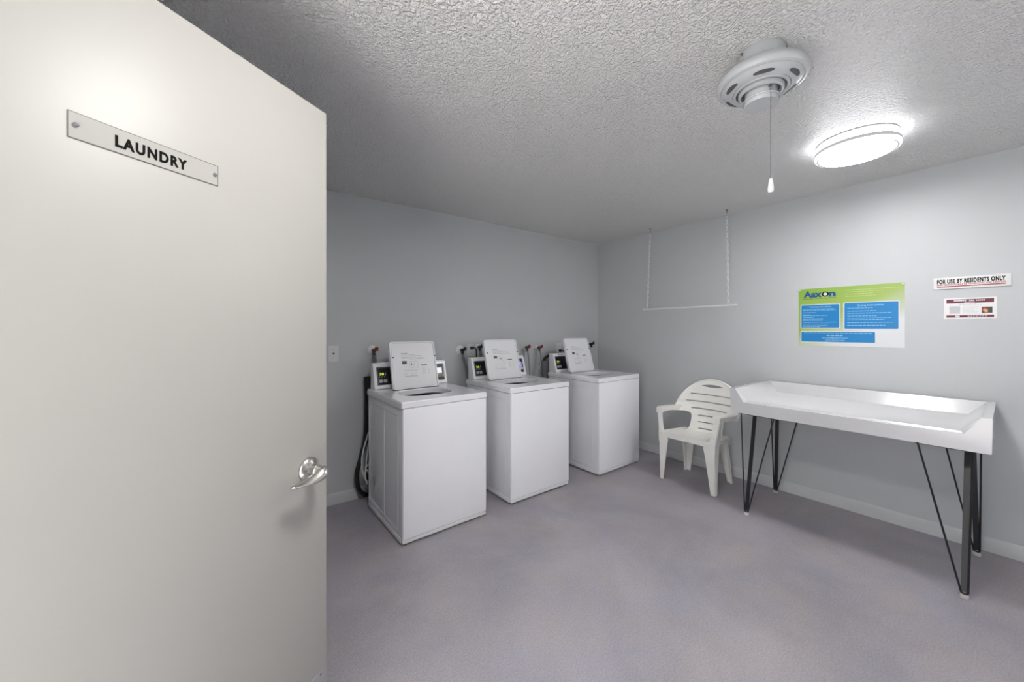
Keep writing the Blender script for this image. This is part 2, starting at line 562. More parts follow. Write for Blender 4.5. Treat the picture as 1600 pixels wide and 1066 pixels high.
# ------------------------------------------------------------------ ceiling lamps
def ceiling_lamp(x, y, label, k):
    t = thing('ceiling_lamp', label, 'lamp', (x, y, ROOM_H), 0, 'round ceiling lamps')
    parts = [('mounting_rim', 'lamp_trim', [(0.171, 0.0), (0.175, -0.003), (0.175, -0.008), (0.172, -0.010)]),
             ('side_band', 'led_side_' + k, [(0.172, -0.010), (0.176, -0.018), (0.177, -0.036), (0.177, -0.044)]),
             ('trim_ring', 'lamp_glow', [(0.177, -0.044), (0.182, -0.045), (0.183, -0.050), (0.183, -0.062)]),
             ('outer_ring', 'lamp_ring', [(0.183, -0.062), (0.184, -0.068), (0.181, -0.079), (0.173, -0.083)]),
             ('inner_groove', 'lamp_glow', [(0.173, -0.083), (0.168, -0.080), (0.163, -0.081)]),
             ('diffuser', 'led_diffuser_' + k, [(0.163, -0.081), (0.160, -0.084), (0.0, -0.086)])]
    for nm, mt, prof in parts:
        bm = BM(); lathe(bm, prof, 72)
        obj(nm, bm, M[mt], t)
    return t
ceiling_lamp(-0.885, -2.625, 'round lit ceiling lamp near the right wall, beside the fan', 'a')
ceiling_lamp(-3.22, -2.60, 'round lit ceiling lamp above the open doorway side of the room', 'b')

# ------------------------------------------------------------------ bladeless ceiling fan
t = thing('ceiling_fan', 'white bladeless ceiling fan motor with a long pull chain', 'fan', (-2.074, -2.57, ROOM_H))
bm = BM(); lathe(bm, [(0.074, 0), (0.078, -0.006), (0.078, -0.052), (0.072, -0.060), (0.0, -0.060)], 64)
can = obj('canopy', bm, M['fan'], t)
for a in (-70, 150):
    bm = BM()
    a = math.radians(a)
    tube(bm, [(0.074 * math.cos(a), 0.074 * math.sin(a), -0.014), (0.083 * math.cos(a), 0.083 * math.sin(a), -0.014)], 0.005, 10)
    obj('screw', bm, M['dark_grey'], can)
bm = BM()
lathe(bm, [(0.0, -0.056), (0.070, -0.056), (0.100, -0.062), (0.128, -0.076), (0.144, -0.092), (0.151, -0.106), (0.152, -0.116), (0.147, -0.126),
           (0.139, -0.130), (0.134, -0.128), (0.130, -0.132), (0.120, -0.141), (0.104, -0.147), (0.096, -0.149), (0.094, -0.147), (0.0, -0.147)], 80)
hou = obj('motor_housing', bm, M['fan'], t)
for k in range(6):
    a0 = math.radians(60 * k + 8)
    a1 = math.radians(60 * k + 40)
    bm = BM()
    inn, out = [], []
    for i in range(13):
        a = a0 + (a1 - a0) * i / 12
        w = 0.0075 * math.sin(PI * (i + 0.6) / 13.2) ** 0.5
        inn.append(bm.verts.new(((0.1165 - w) * math.cos(a), (0.1165 - w) * math.sin(a), -0.1432 - (w * 0.3))))
        out.append(bm.verts.new(((0.1165 + w) * math.cos(a), (0.1165 + w) * math.sin(a), -0.1432 + (w * 0.5))))
    for i in range(12):
        bm.faces.new((inn[i], inn[i + 1], out[i + 1], out[i]))
    r = bmesh.ops.extrude_face_region(bm, geom=bm.faces[:])
    bmesh.ops.translate(bm, vec=(0, 0, -0.0012), verts=[g for g in r['geom'] if isinstance(g, bmesh.types.BMVert)])
    obj('vent_slot', bm, M['fan_dark'], hou)
bm = BM(); lathe(bm, [(0.094, -0.145), (0.092, -0.152), (0.084, -0.1525), (0.083, -0.145)], 64)
lathe(bm, [(0.076, -0.145), (0.075, -0.160), (0.066, -0.163), (0.064, -0.145)], 64)
obj('lower_ring', bm, M['fan'], t)
bm = BM(); lathe(bm, [(0.094, -0.1475), (0.064, -0.1485), (0.0, -0.1485)], 64)
obj('ring_groove', bm, M['fan_dark'], t)
bm = BM(); lathe(bm, [(0.052, -0.146), (0.053, -0.152), (0.053, -0.184), (0.0565, -0.186), (0.0565, -0.198), (0.053, -0.204), (0.0, -0.205)], 64)
sw = obj('switch_housing', bm, M['fan'], t)
bm = BM()
a = math.radians(-20)
lathe(bm, [(0.060, -0.183), (0.062, -0.186), (0.060, -0.190)], 64)
obj('wire_band', bm, M['fan'], sw)
bm = BM()
px, py = -2.108 + 2.074, -2.546 + 2.57
d = Vector((-0.64, -0.77, 0)).normalized()
q0 = d * 0.051
tube(bm, [q0 + Vector((0, 0, -0.166)), d * 0.061 + Vector((0, 0, -0.166))], 0.005, 12)
tube(bm, [q0 + Vector((0, 0, -0.179)), d * 0.057 + Vector((0, 0, -0.179))], 0.003, 10)
obj('chain_outlet', bm, M['dark_grey'], sw)
pc = BM()
q = d * 0.060
z = -0.168
zs = []
while z > -0.515:
    zs.append(z); z -= 0.0040
for z in zs:
    lathe(pc, [(0, z + 0.0017), (0.0012, z + 0.0011), (0.0016, z), (0.0012, z - 0.0011), (0, z - 0.0017)], 6, (q.x, q.y))
tube(pc, [(q.x, q.y, -0.166), (q.x, q.y, -0.516)], 0.0008, 6)
chain = obj('pull_chain', pc, M['dark_grey'], t)
bm = BM(); lathe(bm, [(0, -0.512), (0.0045, -0.514), (0.006, -0.522), (0.010, -0.552), (0.010, -0.560), (0.006, -0.566), (0, -0.567)], 20, (q.x, q.y))
obj('pull_knob', bm, M['plastic_white'], chain)

# ------------------------------------------------------------------ hanging clothes rod
t = thing('clothes_rod', 'white clothes rod hung from the ceiling on two chains', 'rod', (-0.16, -1.24, 1.5765))
bm = BM(); tube(bm, [(0, 0.465, 0), (0, -0.465, 0)], 0.0085, 16)
obj('rod', bm, M['rod'], t)
for yb, yt in ((0.422, 0.388), (-0.397, -0.384)):
    bm = BM()
    zb, zt = 0.010, ROOM_H - 1.5765 - 0.050
    n = int((zt - zb) / 0.0290)
    for i in range(n + 1):
        f = i / n
        c = Vector((0, yb + (yt - yb) * f, zb + (zt - zb) * f))
        s = Vector((0.0053, 0.0053, 0)) if i % 2 else Vector((0.0053, -0.0053, 0))
        pts = []
        for k in range(14):
            a = 2 * PI * k / 14
            pts.append(c + s * math.cos(a) + Vector((0, 0, 0.0185 * math.sin(a))))
        tube(bm, pts, 0.0023, 6, closed=True)
    obj('chain', bm, M['chrome'], t)
    bm = BM()
    zc = ROOM_H - 1.5765
    tube(bm, smooth_path([(0, yt, zc), (0, yt, zc - 0.020), (0.008, yt, zc - 0.030), (0.009, yt, zc - 0.044), (0, yt, zc - 0.054), (-0.008, yt, zc - 0.046)], 5), 0.0028, 8)
    lathe(bm, [(0.0, 0), (0.009, 0), (0.009, -0.003), (0.0, -0.003)], 16, (0, yt), Matrix.Translation((0, 0, zc)))
    obj('ceiling_hook', bm, M['dark_grey'], t)
for s in (1, -1):
    bm = BM(); tube(bm, [(0, s * 0.455, 0), (0, s * 0.468, 0)], 0.0105, 16)
    obj('end_cap', bm, M['rod'], t)

# ------------------------------------------------------------------ washing machines
WW, WD, WH, WT = 0.647, 0.686, 0.9054, 0.0395
def build_washer(loc, rz, label, lcd, seed):
    rng = random.Random(seed)
    t = thing('washing_machine', label, 'washing machine', loc, rz, 'top-loading washing machines along the back wall')
    e = 0.006
    # cabinet with its pressed side panels
    bm = BM()
    box(bm, e, WW - e, e, WD - 0.01, 0.014, WH - WT - 0.003, 0.008, 3)
    for sx, dx in ((e, -1), (WW - e, 1)):
        for y0, y1 in ((0.075, 0.325), (0.345, 0.640)):
            x0, x1 = sorted((sx - dx * 0.004, sx + dx * 0.0022))
            zb, zt = 0.075, 0.815
            for q in ((y0, y0 + 0.007, zb, zt), (y1 - 0.007, y1, zb, zt), (y0, y1, zb, zb + 0.007), (y0, y1, zt - 0.007, zt)):
                box(bm, x0, x1, q[0], q[1], q[2], q[3], 0.0014, 1)
    bmesh.ops.delete(bm, geom=[f for f in bm.faces if f.normal.z > 0.9 and f.calc_center_median().z > WH - WT - 0.006 and f.calc_area() > 0.2], context='FACES_ONLY')
    cab = obj('cabinet', bm, M['enamel_side'], t)
    # front panel
    bm = BM(); box(bm, e + 0.002, WW - e - 0.002, -0.001, 0.012, 0.038, WH - WT - 0.004, 0.006, 3)
    obj('front_panel', bm, M['enamel'], t)
    bm = BM(); box(bm, e + 0.003, WW - e - 0.003, 0.004, 0.03, 0.012, 0.034, 0.003, 2)
    box(bm, 0.003, 0.02, 0.03, WD - 0.02, 0.012, 0.044, 0.002, 2)
    box(bm, WW - 0.02, WW - 0.003, 0.03, WD - 0.02, 0.012, 0.044, 0.002, 2)
    obj('base_strip', bm, M['plastic_white'], t)
    bm = BM(); box(bm, 0.025, WW - 0.025, 0.025, WD - 0.02, 0.006, 0.016)
    obj('underside', bm, M['black'], t)
    for fx in (0.05, WW - 0.05):
        for fy in (0.06, WD - 0.06):
            bm = BM(); lathe(bm, [(0, 0), (0.018, 0), (0.018, 0.008), (0.008, 0.010), (0.008, 0.016), (0, 0.016)], 16, (fx, fy))
            obj('foot', bm, M['black'], t)
    # top deck with its round opening
    bm = BM()
    hole = rounded_rect(0.110, 0.490, 0.160, 0.452, 0.120, 12)
    slab(bm, rounded_rect(0, WW, 0, WD, 0.010, 4), WH - WT, WH, [hole])
    es = [ed for ed in bm.edges if len(ed.link_faces) == 2 and abs(ed.verts[0].co.z - WH) < 1e-5 and abs(ed.verts[1].co.z - WH) < 1e-5 and ed.calc_face_angle(0) > 0.8]
    bmesh.ops.bevel(bm, geom=es, offset=0.006, segments=3, affect='EDGES')
    obj('top_deck', bm, M['enamel'], t, angle=50)
    bm = BM()
    slab(bm, rounded_rect(e + 0.004, WW - e - 0.004, e, WD - 0.012, 0.004, 2), WH - WT - 0.006, WH - WT + 0.001, [rounded_rect(0.112, 0.488, 0.162, 0.450, 0.120, 12)])
    obj('deck_seal', bm, M['dark_grey'], t)
    bm = BM()
    lathe(bm, [(0.262, WH - WT - 0.012), (0.262, 0.42), (0.0, 0.41)], 48, (0.302, 0.318))
    obj('tub', bm, M['tub_dark'], t)
    bm = BM()
    lathe(bm, [(0.0, 0.80), (0.030, 0.795), (0.036, 0.74), (0.055, 0.60), (0.10, 0.43), (0.0, 0.43)], 24, (0.302, 0.318))
    obj('agitator', bm, M['tub_dark'], t)
    # lid, leaning open against the console
    LW, LL, LT = 0.372, 0.368, 0.022
    hy, hz = 0.460, WH + 0.006
    tilt = math.atan2(0.100, 0.352)
    lm = Matrix.Translation((0.122 if seed == 1 else 0.106, hy, hz)) @ Matrix.Rotation(PI / 2 - tilt, 4, 'X')   # lid local: X across, Y up the lid, Z towards the viewer
    bm = BM()
    outer = rounded_rect(0, LW, 0, LL, 0.022, 6)
    inner = rounded_rect(0.009, LW - 0.009, 0.004, LL - 0.009, 0.018, 6)
    slab(bm, outer, -LT, -0.004, (), lm)
    slab(bm, outer, -0.006, 0.006, [inner], lm)
    lid = obj('lid', bm, M['enamel_satin'], t, angle=40)
    lid_in = rounded_rect(0.013, LW - 0.013, 0.010, LL - 0.016, 0.016, 6)
    bm = BM(); slab(bm, lid_in, -0.005, 0.002, (), lm)
    es = [ed for ed in bm.edges if len(ed.link_faces) == 2 and ed.calc_face_angle(0) > 0.8]
    obj('lid_liner', bm, M['enamel_satin'], lid, angle=40)
    for bx in (0.022, LW - 0.006):
        bm = BM(); lathe(bm, [(0, 0.010), (0.004, 0.010), (0.006, 0.006), (0.006, 0.0), (0, 0)], 14, (bx, 0.245), lm)
        obj('bumper', bm, M['dark_grey'], lid)
    for bx in (0.012, LW - 0.012):
        bm = BM()
        tube(bm, [lm @ Vector((bx - 0.012, 0.0, -0.010)), lm @ Vector((bx + 0.012, 0.0, -0.010))], 0.007, 12)
        obj('hinge', bm, M['dark_grey'], lid)
    bm = BM(); box(bm, 0.025, LW - 0.004, -0.0075, -0.0035, -0.012, -0.002, 0, 1, lm)
    obj('hinge_shadow_strip', bm, M['dark_grey'], lid)  # dark strip standing in for the shadow along the lid's hinge line
    # printed instructions on the lid
    bm = BM(); z = 0.0021
    scribble(bm, rng, 0.085, 0.140, 0.275, 0.0045, z, (0.02, 0.03), 0.002)
    scribble(bm, rng, 0.155, 0.285, 0.228, 0.0022, z)
    scribble(bm, rng, 0.085, 0.200, 0.262, 0.0022, z)
    scribble(bm, rng, 0.085, 0.255, 0.253, 0.0022, z)
    scribble(bm, rng, 0.085, 0.195, 0.244, 0.0022, z)
    scribble(bm, rng, 0.085, 0.270, 0.236, 0.0022, z)
    scribble(bm, rng, 0.095, 0.215, 0.140, 0.0022, z, (0.03, 0.05), 0.001)
    scribble(bm, rng, 0.100, 0.205, 0.094, 0.0040, z, (0.012, 0.03), 0.003)
    for x0, y0 in ((0.108, 0.112), (0.160, 0.112), (0.190, 0.116)):
        tube(bm, [(x0 + 0.010 * math.cos(2 * PI * k / 16), y0 + 0.007 * math.sin(2 * PI * k / 16), z) for k in range(16)], 0.0006, 4, closed=True)
    for x0 in (0.148, 0.186):
        for q in ((x0, x0 + 0.0012, 0.158, 0.210), (x0 + 0.028, x0 + 0.0292, 0.158, 0.210), (x0, x0 + 0.029, 0.158, 0.1592), (x0, x0 + 0.029, 0.209, 0.2102)):
            box(bm, q[0], q[1], q[2], q[3], z, z + 0.0004)
    bmesh.ops.transform(bm, matrix=lm, verts=bm.verts[:])
    obj('instruction_print', bm, M['mid_grey'], lid, smooth=False)
    for c, (w0, w1) in ((0.245, (0.020, 0.035)), (0.292, (0.008, 0.018))):
        bm = BM()
        for i in range(6):
            scribble(bm, rng, c, c + rng.uniform(w0, w1), 0.158 - i * 0.010, 0.0018, z)
        bmesh.ops.transform(bm, matrix=lm, verts=bm.verts[:])
        obj('side_print', bm, M['mid_grey'], lid, smooth=False)
    bm = BM()
    box(bm, 0.087, 0.125, 0.190, 0.215, z, z + 0.0005, 0, 1, lm)
    obj('warning_box', bm, M['dark_grey'], lid, smooth=False)
    bm = BM(); box(bm, 0.238, 0.290, 0.172, 0.179, z, z + 0.0005, 0, 1, lm)
    obj('heading_bar', bm, M['dark_grey'], lid, smooth=False)
    bm = BM()
    slab(bm, [(0.156, 0.190), (0.160, 0.206), (0.163, 0.194), (0.168, 0.186), (0.163, 0.176), (0.160, 0.184)], z, z + 0.0005)
    bmesh.ops.transform(bm, matrix=lm, verts=bm.verts[:])
    obj('hand_symbol', bm, M['dark_grey'], lid, smooth=False)
    # console
    CX0, CX1, CB, CZ = 0.030, WW - 0.004, 0.700, 1.092
    yb, yt = 0.590, 0.642
    bm = BM()
    prof = [(yb + 0.010, WH), (yt + 0.010, CZ - 0.006), (yt + 0.014, CZ), (CB - 0.004, CZ), (CB, CZ - 0.006), (CB, WH)]
    ra = [bm.verts.new((CX0 + 0.004, y, z)) for y, z in prof]
    rb = [bm.verts.new((CX1 - 0.004, y, z)) for y, z in prof]
    for i in range(len(prof)):
        j = (i + 1) % len(prof)
        bm.faces.new((ra[i], ra[j], rb[j], rb[i]))
    bm.faces.new(ra); bm.faces.new(rb[::-1])
    con = obj('console', bm, M['enamel_side'], t)
    bm = BM(); box(bm, CX0, CX1, yt + 0.002, CB + 0.002, CZ - 0.004, CZ + 0.010, 0.003, 2)
    obj('console_cap', bm, M['enamel'], con)
    slope = math.atan2(yt - yb, CZ - WH)
    fl = math.hypot(yt - yb, CZ - WH) - 0.004
    fm = Matrix.Translation((0, yb + 0.010, WH + 0.002)) @ Matrix.Rotation(PI / 2 - slope, 4, 'X')   # fascia local: X across, Y up, Z out
    bm = BM()
    wl = rounded_rect(CX0 + 0.022, 0.220, 0.026, fl - 0.022, 0.003, 2)
    wr = rounded_rect(0.470, CX1 - 0.018, 0.026, fl - 0.022, 0.003, 2)
    slab(bm, rounded_rect(CX0, CX1, 0.0, fl - 0.004, 0.003, 2), 0.0, 0.010, [wl, wr], fm)
    obj('fascia', bm, M['enamel'], con, angle=30)
    bm = BM(); box(bm, CX0 + 0.018, 0.226, 0.022, fl - 0.018, 0.001, 0.004, 0, 1, fm)
    cp = obj('control_panel', bm, M['dark_grey'], con)
    bm = BM(); box(bm, CX0 + 0.036, 0.205, 0.034, fl - 0.030, 0.004, 0.0055, 0, 1, fm)
    obj('panel_face', bm, M['panel_black'], cp)
    bm = BM(); zz = 0.0056
    write(bm, '38' if seed == 1 else '26', 0.092, 0.104, zz, 0.019, width=0.036, weight=0.0006, align='CENTER', mtx=fm)
    obj('digits', bm, M['led_green'], cp, smooth=False)
    bm = BM()
    for i in range(3):
        box(bm, 0.072 + i * 0.018, 0.077 + i * 0.018, 0.086, 0.096, zz, zz + 0.0005, 0, 1, fm)
    box(bm, 0.120, 0.124, 0.102, 0.122, zz, zz + 0.0005, 0, 1, fm)
    for i in range(2):
        slab(bm, rounded_rect(0.068 + i * 0.034, 0.096 + i * 0.034, 0.046, 0.072, 0.006, 3), zz, zz + 0.003, (), fm)
    obj('button', bm, M['mid_grey'], cp)
    bm = BM(); box(bm, 0.464, CX1 - 0.016, 0.022, fl - 0.018, 0.001, 0.004, 0, 1, fm)
    pr = obj('payment_reader', bm, M['mid_grey'], con)
    bm = BM(); box(bm, 0.500, 0.618, 0.136, fl - 0.026, 0.004, 0.0056, 0, 1, fm)
    box(bm, 0.608, 0.618, 0.080, 0.136, 0.004, 0.0056, 0, 1, fm)
    obj('reader_bezel', bm, M['dark_grey'] if lcd == 'lcd_white' else M['panel_black'], pr)
    bm = BM(); box(bm, 0.505, 0.606, 0.088 if lcd == 'lcd_white' else 0.084, 0.132, 0.004, 0.006, 0, 1, fm)
    obj('display', bm, M[lcd], pr)
    bm = BM(); box(bm, 0.500, 0.612, 0.056, 0.078, 0.004, 0.006, 0, 1, fm)
    obj('reader_label', bm, M['label_gold'] if lcd == 'lcd_white' else M['pale_grey'], pr)
    bm = BM(); box(bm, 0.515, 0.618, 0.030, 0.054, 0.004, 0.0065, 0.002, 1, fm)
    obj('coin_slot', bm, M['panel_black'], pr)
    # black rear cover behind the console
    bm = BM(); box(bm, 0.02, WW - 0.03, WD - 0.011, WD + 0.006, 0.06, WH - 0.05, 0.004, 2)
    obj('rear_cover', bm, M['black'], t)
    return t

W = [((-2.8801, -0.8824, 0), 0.0317, 'white washing machine nearest the open door, with a pale white display', 'lcd_white'),
     ((-2.0088, -0.8458, 0), 0.0077, 'white washing machine in the middle of the row of three', 'lcd_purple'),
     ((-1.0218, -0.8830, 0), 0.0197, 'white washing machine in the room corner, beside the plastic chair', 'lcd_purple')]
WASH = [build_washer(loc, rz, lab, lcd, i + 1) for i, (loc, rz, lab, lcd) in enumerate(W)]

def attach(o, k):            # keep the world position while hanging a part on washer k
    loc, rz = W[k][0], W[k][1]
    o.parent = WASH[k]
    o.matrix_parent_inverse = (Matrix.Translation(loc) @ Matrix.Rotation(rz, 4, 'Z')).inverted()
    return o

# ------------------------------------------------------------------ valves, hoses, outlets and cords on the back wall
def valve(x, z, label, hmat, wheel=True, plate=0.038, group='water valves on the back wall', turn=0.5):
    t = thing('water_valve', label, 'valve', (x, 0, z), 0, group)
    fm = Matrix.Rotation(PI / 2, 4, 'X')       # lathe axis out of the wall (-y)
    bm = BM(); lathe(bm, [(0, 0), (plate, 0), (plate, 0.003), (plate * 0.75, 0.010), (0.014, 0.013), (0, 0.013)], 28, mtx=fm)
    obj('escutcheon', bm, M['plastic_white'], t)
    bm = BM()
    lathe(bm, [(0, 0.010), (0.011, 0.010), (0.011, 0.030), (0.016, 0.032), (0.016, 0.052), (0.010, 0.056), (0.008, 0.060), (0, 0.060)], 20, mtx=fm)
    tube(bm, [(0, -0.042, 0.0), (0, -0.042, -0.026), (0, -0.050, -0.036)], [0.012, 0.013, 0.014], 14)
    obj('valve_body', bm, M['brass'] if hmat == 'red' else M['black'], t)
    bm = BM()
    # four-lobed wheel handle on a tilted stem
    hm = Matrix.Translation((0.012, -0.062, 0.012)) @ Matrix.Rotation(math.radians(40), 4, 'Y') @ Matrix.Rotation(PI / 2, 4, 'X')
    tmp = bmesh.new()
    pts = []
    for k in range(40):
        a = 2 * PI * k / 40
        r = 0.0185 + 0.0045 * math.cos(5 * a)
        pts.append((r * math.cos(a), r * math.sin(a)))
    slab(tmp, pts, 0.0, 0.011)
    es = [ed for ed in tmp.edges if len(ed.link_faces) == 2 and ed.calc_face_angle(0) > 1.2]
    bmesh.ops.bevel(tmp, geom=es, offset=0.003, segments=2, affect='EDGES')
    lathe(tmp, [(0.006, -0.012), (0.006, 0.0)], 12)
    add(bm, tmp, hm)
    obj('handle', bm, M[hmat], t, angle=60)
    return t
valve(-2.805, 1.190, 'red-handled water valve beside the wall plate, above the washer nearest the door', 'red', plate=0.040)
valve(-1.985, 1.165, 'black water valve left of the outlet behind the middle washer', 'black', plate=0.044)
valve(-1.790, 1.188, 'black water valve right of the outlet behind the middle washer', 'black', plate=0.030)
valve(-1.195, 1.168, 'red-handled water valve nearer the middle washer, with two grey hoses', 'red', plate=0.020)
valve(-1.020, 1.162, 'red-handled water valve nearer the corner washer, with two long grey hoses', 'red', plate=0.020)
valve(-0.170, 1.180, 'small black water valve at the corner, behind the right washer lid', 'black', plate=0.022)

def hose(name, label, pts, r, mat, group=None, cat='hose', n=10):
    bm = BM(); tube(bm, smooth_path(pts, n), r, 10)
    return tag(obj(name, bm, M[mat], None, angle=60), label, cat, group)

hose('water_hose', 'thick dark grey hose hanging from the red valve nearest the door', [(-2.805, -0.054, 1.154), (-2.803, -0.060, 1.10), (-2.795, -0.066, 1.00), (-2.785, -0.080, 0.80), (-2.75, -0.10, 0.55), (-2.70, -0.15, 0.42)], 0.0165, 'hose_grey')
hose('water_hose', 'grey hose under the black valve left of the middle outlet', [(-1.985, -0.054, 1.129), (-1.983, -0.060, 1.09), (-1.960, -0.075, 1.00), (-1.93, -0.09, 0.80), (-1.90, -0.13, 0.60)], 0.0125, 'hose_grey')
hose('water_hose', 'grey hose under the black valve right of the middle outlet', [(-1.790, -0.054, 1.152), (-1.789, -0.060, 1.10), (-1.78, -0.075, 1.00), (-1.76, -0.09, 0.80), (-1.75, -0.12, 0.60)], 0.0125, 'hose_grey')
HG = 'braided hoses between the middle and corner washers'
hose('water_hose', 'thin grey hose, leftmost of four hanging between the middle and corner washers', [(-1.232, -0.006, 1.150), (-1.233, -0.030, 1.140), (-1.235, -0.036, 1.08), (-1.250, -0.040, 0.95), (-1.26, -0.05, 0.70), (-1.30, -0.12, 0.55)], 0.0078, 'hose_braid', HG)
hose('water_hose', 'thin grey hose, second from left, dropping straight from the red valve', [(-1.195, -0.054, 1.132), (-1.190, -0.060, 1.08), (-1.180, -0.060, 0.98), (-1.178, -0.07, 0.85), (-1.19, -0.10, 0.60)], 0.0085, 'hose_braid', HG)
hose('water_hose', 'thin grey hose, third from left, curving down leftward from its wall elbow', [(-1.062, -0.006, 1.145), (-1.066, -0.030, 1.130), (-1.070, -0.036, 1.06), (-1.085, -0.042, 0.98), (-1.135, -0.06, 0.86), (-1.20, -0.09, 0.70)], 0.0078, 'hose_braid', HG)
hose('water_hose', 'thin grey hose, rightmost of four, bending left below the red valve', [(-1.020, -0.054, 1.126), (-1.016, -0.060, 1.08), (-1.020, -0.062, 1.00), (-1.050, -0.07, 0.90), (-1.10, -0.10, 0.74), (-1.14, -0.12, 0.60)], 0.0078, 'hose_braid', HG)

def wall_plate(x, z, name, label, cat, w, h):
    t = thing(name, label, cat, (x, 0, z))
    fm = Matrix.Rotation(PI / 2, 4, 'X')
    bm = BM(); slab(bm, rounded_rect(-w / 2, w / 2, -h / 2, h / 2, 0.004, 3), 0.0, 0.006, (), fm)
    es = [ed for ed in bm.edges if len(ed.link_faces) == 2 and ed.calc_face_angle(0) > 1.2 and all(v.co.y < -0.005 for v in ed.verts)]
    bmesh.ops.bevel(bm, geom=es, offset=0.002, segments=2, affect='EDGES')
    obj('cover_plate', bm, M['outlet'], t)
    return t, fm
t, fm = wall_plate(-3.100, 1.1745, 'wall_plate', 'white wall plate with a dark central jack, beside the open door', 'wall plate', 0.074, 0.122)
bm = BM(); lathe(bm, [(0, 0.014), (0.004, 0.014), (0.005, 0.008), (0.008, 0.008), (0.008, 0.005), (0, 0.005)], 16, mtx=fm)
obj('jack', bm, M['dark_grey'], t)
for dz in (0.030, -0.030):
    bm = BM(); lathe(bm, [(0, 0.0072), (0.0032, 0.0068), (0.0032, 0.005), (0, 0.005)], 12, (0, dz), fm)
    obj('screw', bm, M['mid_grey'], t)

def outlet(x, z, label):
    t, fm = wall_plate(x, z, 'power_outlet', label, 'outlet', 0.080, 0.120)
    for dz in (0.026, -0.026):
        bm = BM(); slab(bm, rounded_rect(-0.017, 0.017, dz - 0.015, dz + 0.015, 0.010, 4), 0.005, 0.0075, (), fm)
        s = obj('socket', bm, M['outlet'], t)
        bm = BM()
        for dx in (-0.006, 0.006):
            box(bm, dx - 0.001, dx + 0.001, dz - 0.002, dz + 0.006, 0.0074, 0.0079, 0, 1, fm)
        obj('slot', bm, M['dark_grey'], s)
    return t
outlet(-1.868, 1.156, 'white power outlet between two black valves behind the middle washer')
outlet(-0.684, 1.143, 'white power outlet behind the lid of the washer in the corner')

def cord(k, x, z, pts):
    bm = BM(); tube(bm, smooth_path(pts, 8), 0.0060, 10)
    c = attach(obj('power_cord', bm, M['black'], None), k)
    bm = BM()
    box(bm, x - 0.014, x + 0.014, -0.036, -0.0085, z - 0.013, z + 0.013, 0.005, 2)
    obj('plug', bm, M['black'], c)
cord(1, -1.868, 1.182, [(-1.868, -0.030, 1.182), (-1.850, -0.045, 1.184), (-1.836, -0.050, 1.165), (-1.834, -0.052, 1.10), (-1.836, -0.056, 1.02), (-1.82, -0.07, 0.80), (-1.80, -0.11, 0.65)])
cord(2, -0.684, 1.117, [(-0.684, -0.030, 1.117), (-0.664, -0.050, 1.120), (-0.640, -0.060, 1.095), (-0.625, -0.070, 1.03), (-0.61, -0.085, 0.90), (-0.60, -0.11, 0.70)])

t = thing('drain_pipe', 'grey standpipe against the wall, left of the corner washer', 'pipe', (-0.940, -0.052, 0))
bm = BM(); lathe(bm, [(0.0, 0.0), (0.040, 0.0), (0.040, 1.012), (0.034, 1.014), (0.034, 0.96), (0.0, 0.96)], 28)
p_ = obj('pipe', bm, M['pipe_grey'], t)
bm = BM(); lathe(bm, [(0.040, 0.86), (0.045, 0.862), (0.045, 0.885), (0.040, 0.887)], 28)
obj('coupling', bm, M['pipe_grey'], p_)
bm = BM(); tube(bm, smooth_path([(-0.955, -0.058, 0.97), (-0.962, -0.060, 1.020), (-0.945, -0.064, 1.050), (-0.905, -0.080, 1.072), (-0.850, -0.105, 1.078), (-0.800, -0.125, 1.060), (-0.785, -0.140, 1.00), (-0.785, -0.145, 0.85), (-0.785, -0.15, 0.70)], 10), 0.0150, 10)
attach(obj('drain_hose', bm, M['black'], None, angle=60), 2)
bm = BM(); tube(bm, smooth_path([(-2.880, -0.085, 0.985), (-2.874, -0.085, 0.93), (-2.872, -0.085, 0.75), (-2.880, -0.085, 0.52), (-2.915, -0.085, 0.36), (-2.945, -0.085, 0.24), (-2.935, -0.082, 0.12), (-2.890, -0.080, 0.050), (-2.82, -0.080, 0.040), (-2.74, -0.10, 0.06)], 10), 0.0165, 10)
attach(obj('drain_hose', bm, M['black'], None, angle=60), 0)
bm = BM(); tube(bm, smooth_path([(-2.858, -0.105, 0.99), (-2.857, -0.105, 0.80), (-2.858, -0.105, 0.55), (-2.862, -0.100, 0.30), (-2.858, -0.095, 0.14), (-2.82, -0.075, 0.085)], 10), 0.0150, 10)
attach(obj('gap_hose', bm, M['black'], None, angle=60), 0)  # extra black hose, added for the hose bundle and shade in this gap
hose('loose_cable', 'thin pale grey cable coiled behind the washer nearest the door',
     [(-2.860, -0.110, 0.560), (-2.885, -0.125, 0.50), (-2.912, -0.135, 0.42), (-2.925, -0.138, 0.33), (-2.915, -0.138, 0.25), (-2.895, -0.138, 0.19), (-2.86, -0.130, 0.16), (-2.81, -0.115, 0.20),
      (-2.80, -0.105, 0.36), (-2.82, -0.105, 0.50), (-2.850, -0.120, 0.535), (-2.872, -0.145, 0.47), (-2.890, -0.152, 0.37), (-2.898, -0.155, 0.29), (-2.902, -0.152, 0.22), (-2.888, -0.152, 0.165),
      (-2.865, -0.145, 0.150), (-2.83, -0.14, 0.18), (-2.815, -0.145, 0.26), (-2.835, -0.155, 0.315), (-2.870, -0.162, 0.318), (-2.900, -0.165, 0.290), (-2.888, -0.166, 0.262), (-2.866, -0.165, 0.235), (-2.83, -0.15, 0.22)], 0.0058, 'cable_grey', None, 'cable', 8)

# ------------------------------------------------------------------ plastic armchair
CH = thing('plastic_chair', 'white plastic garden armchair with a round slotted back', 'chair', (-0.39, -1.47, 0), -PI / 2)
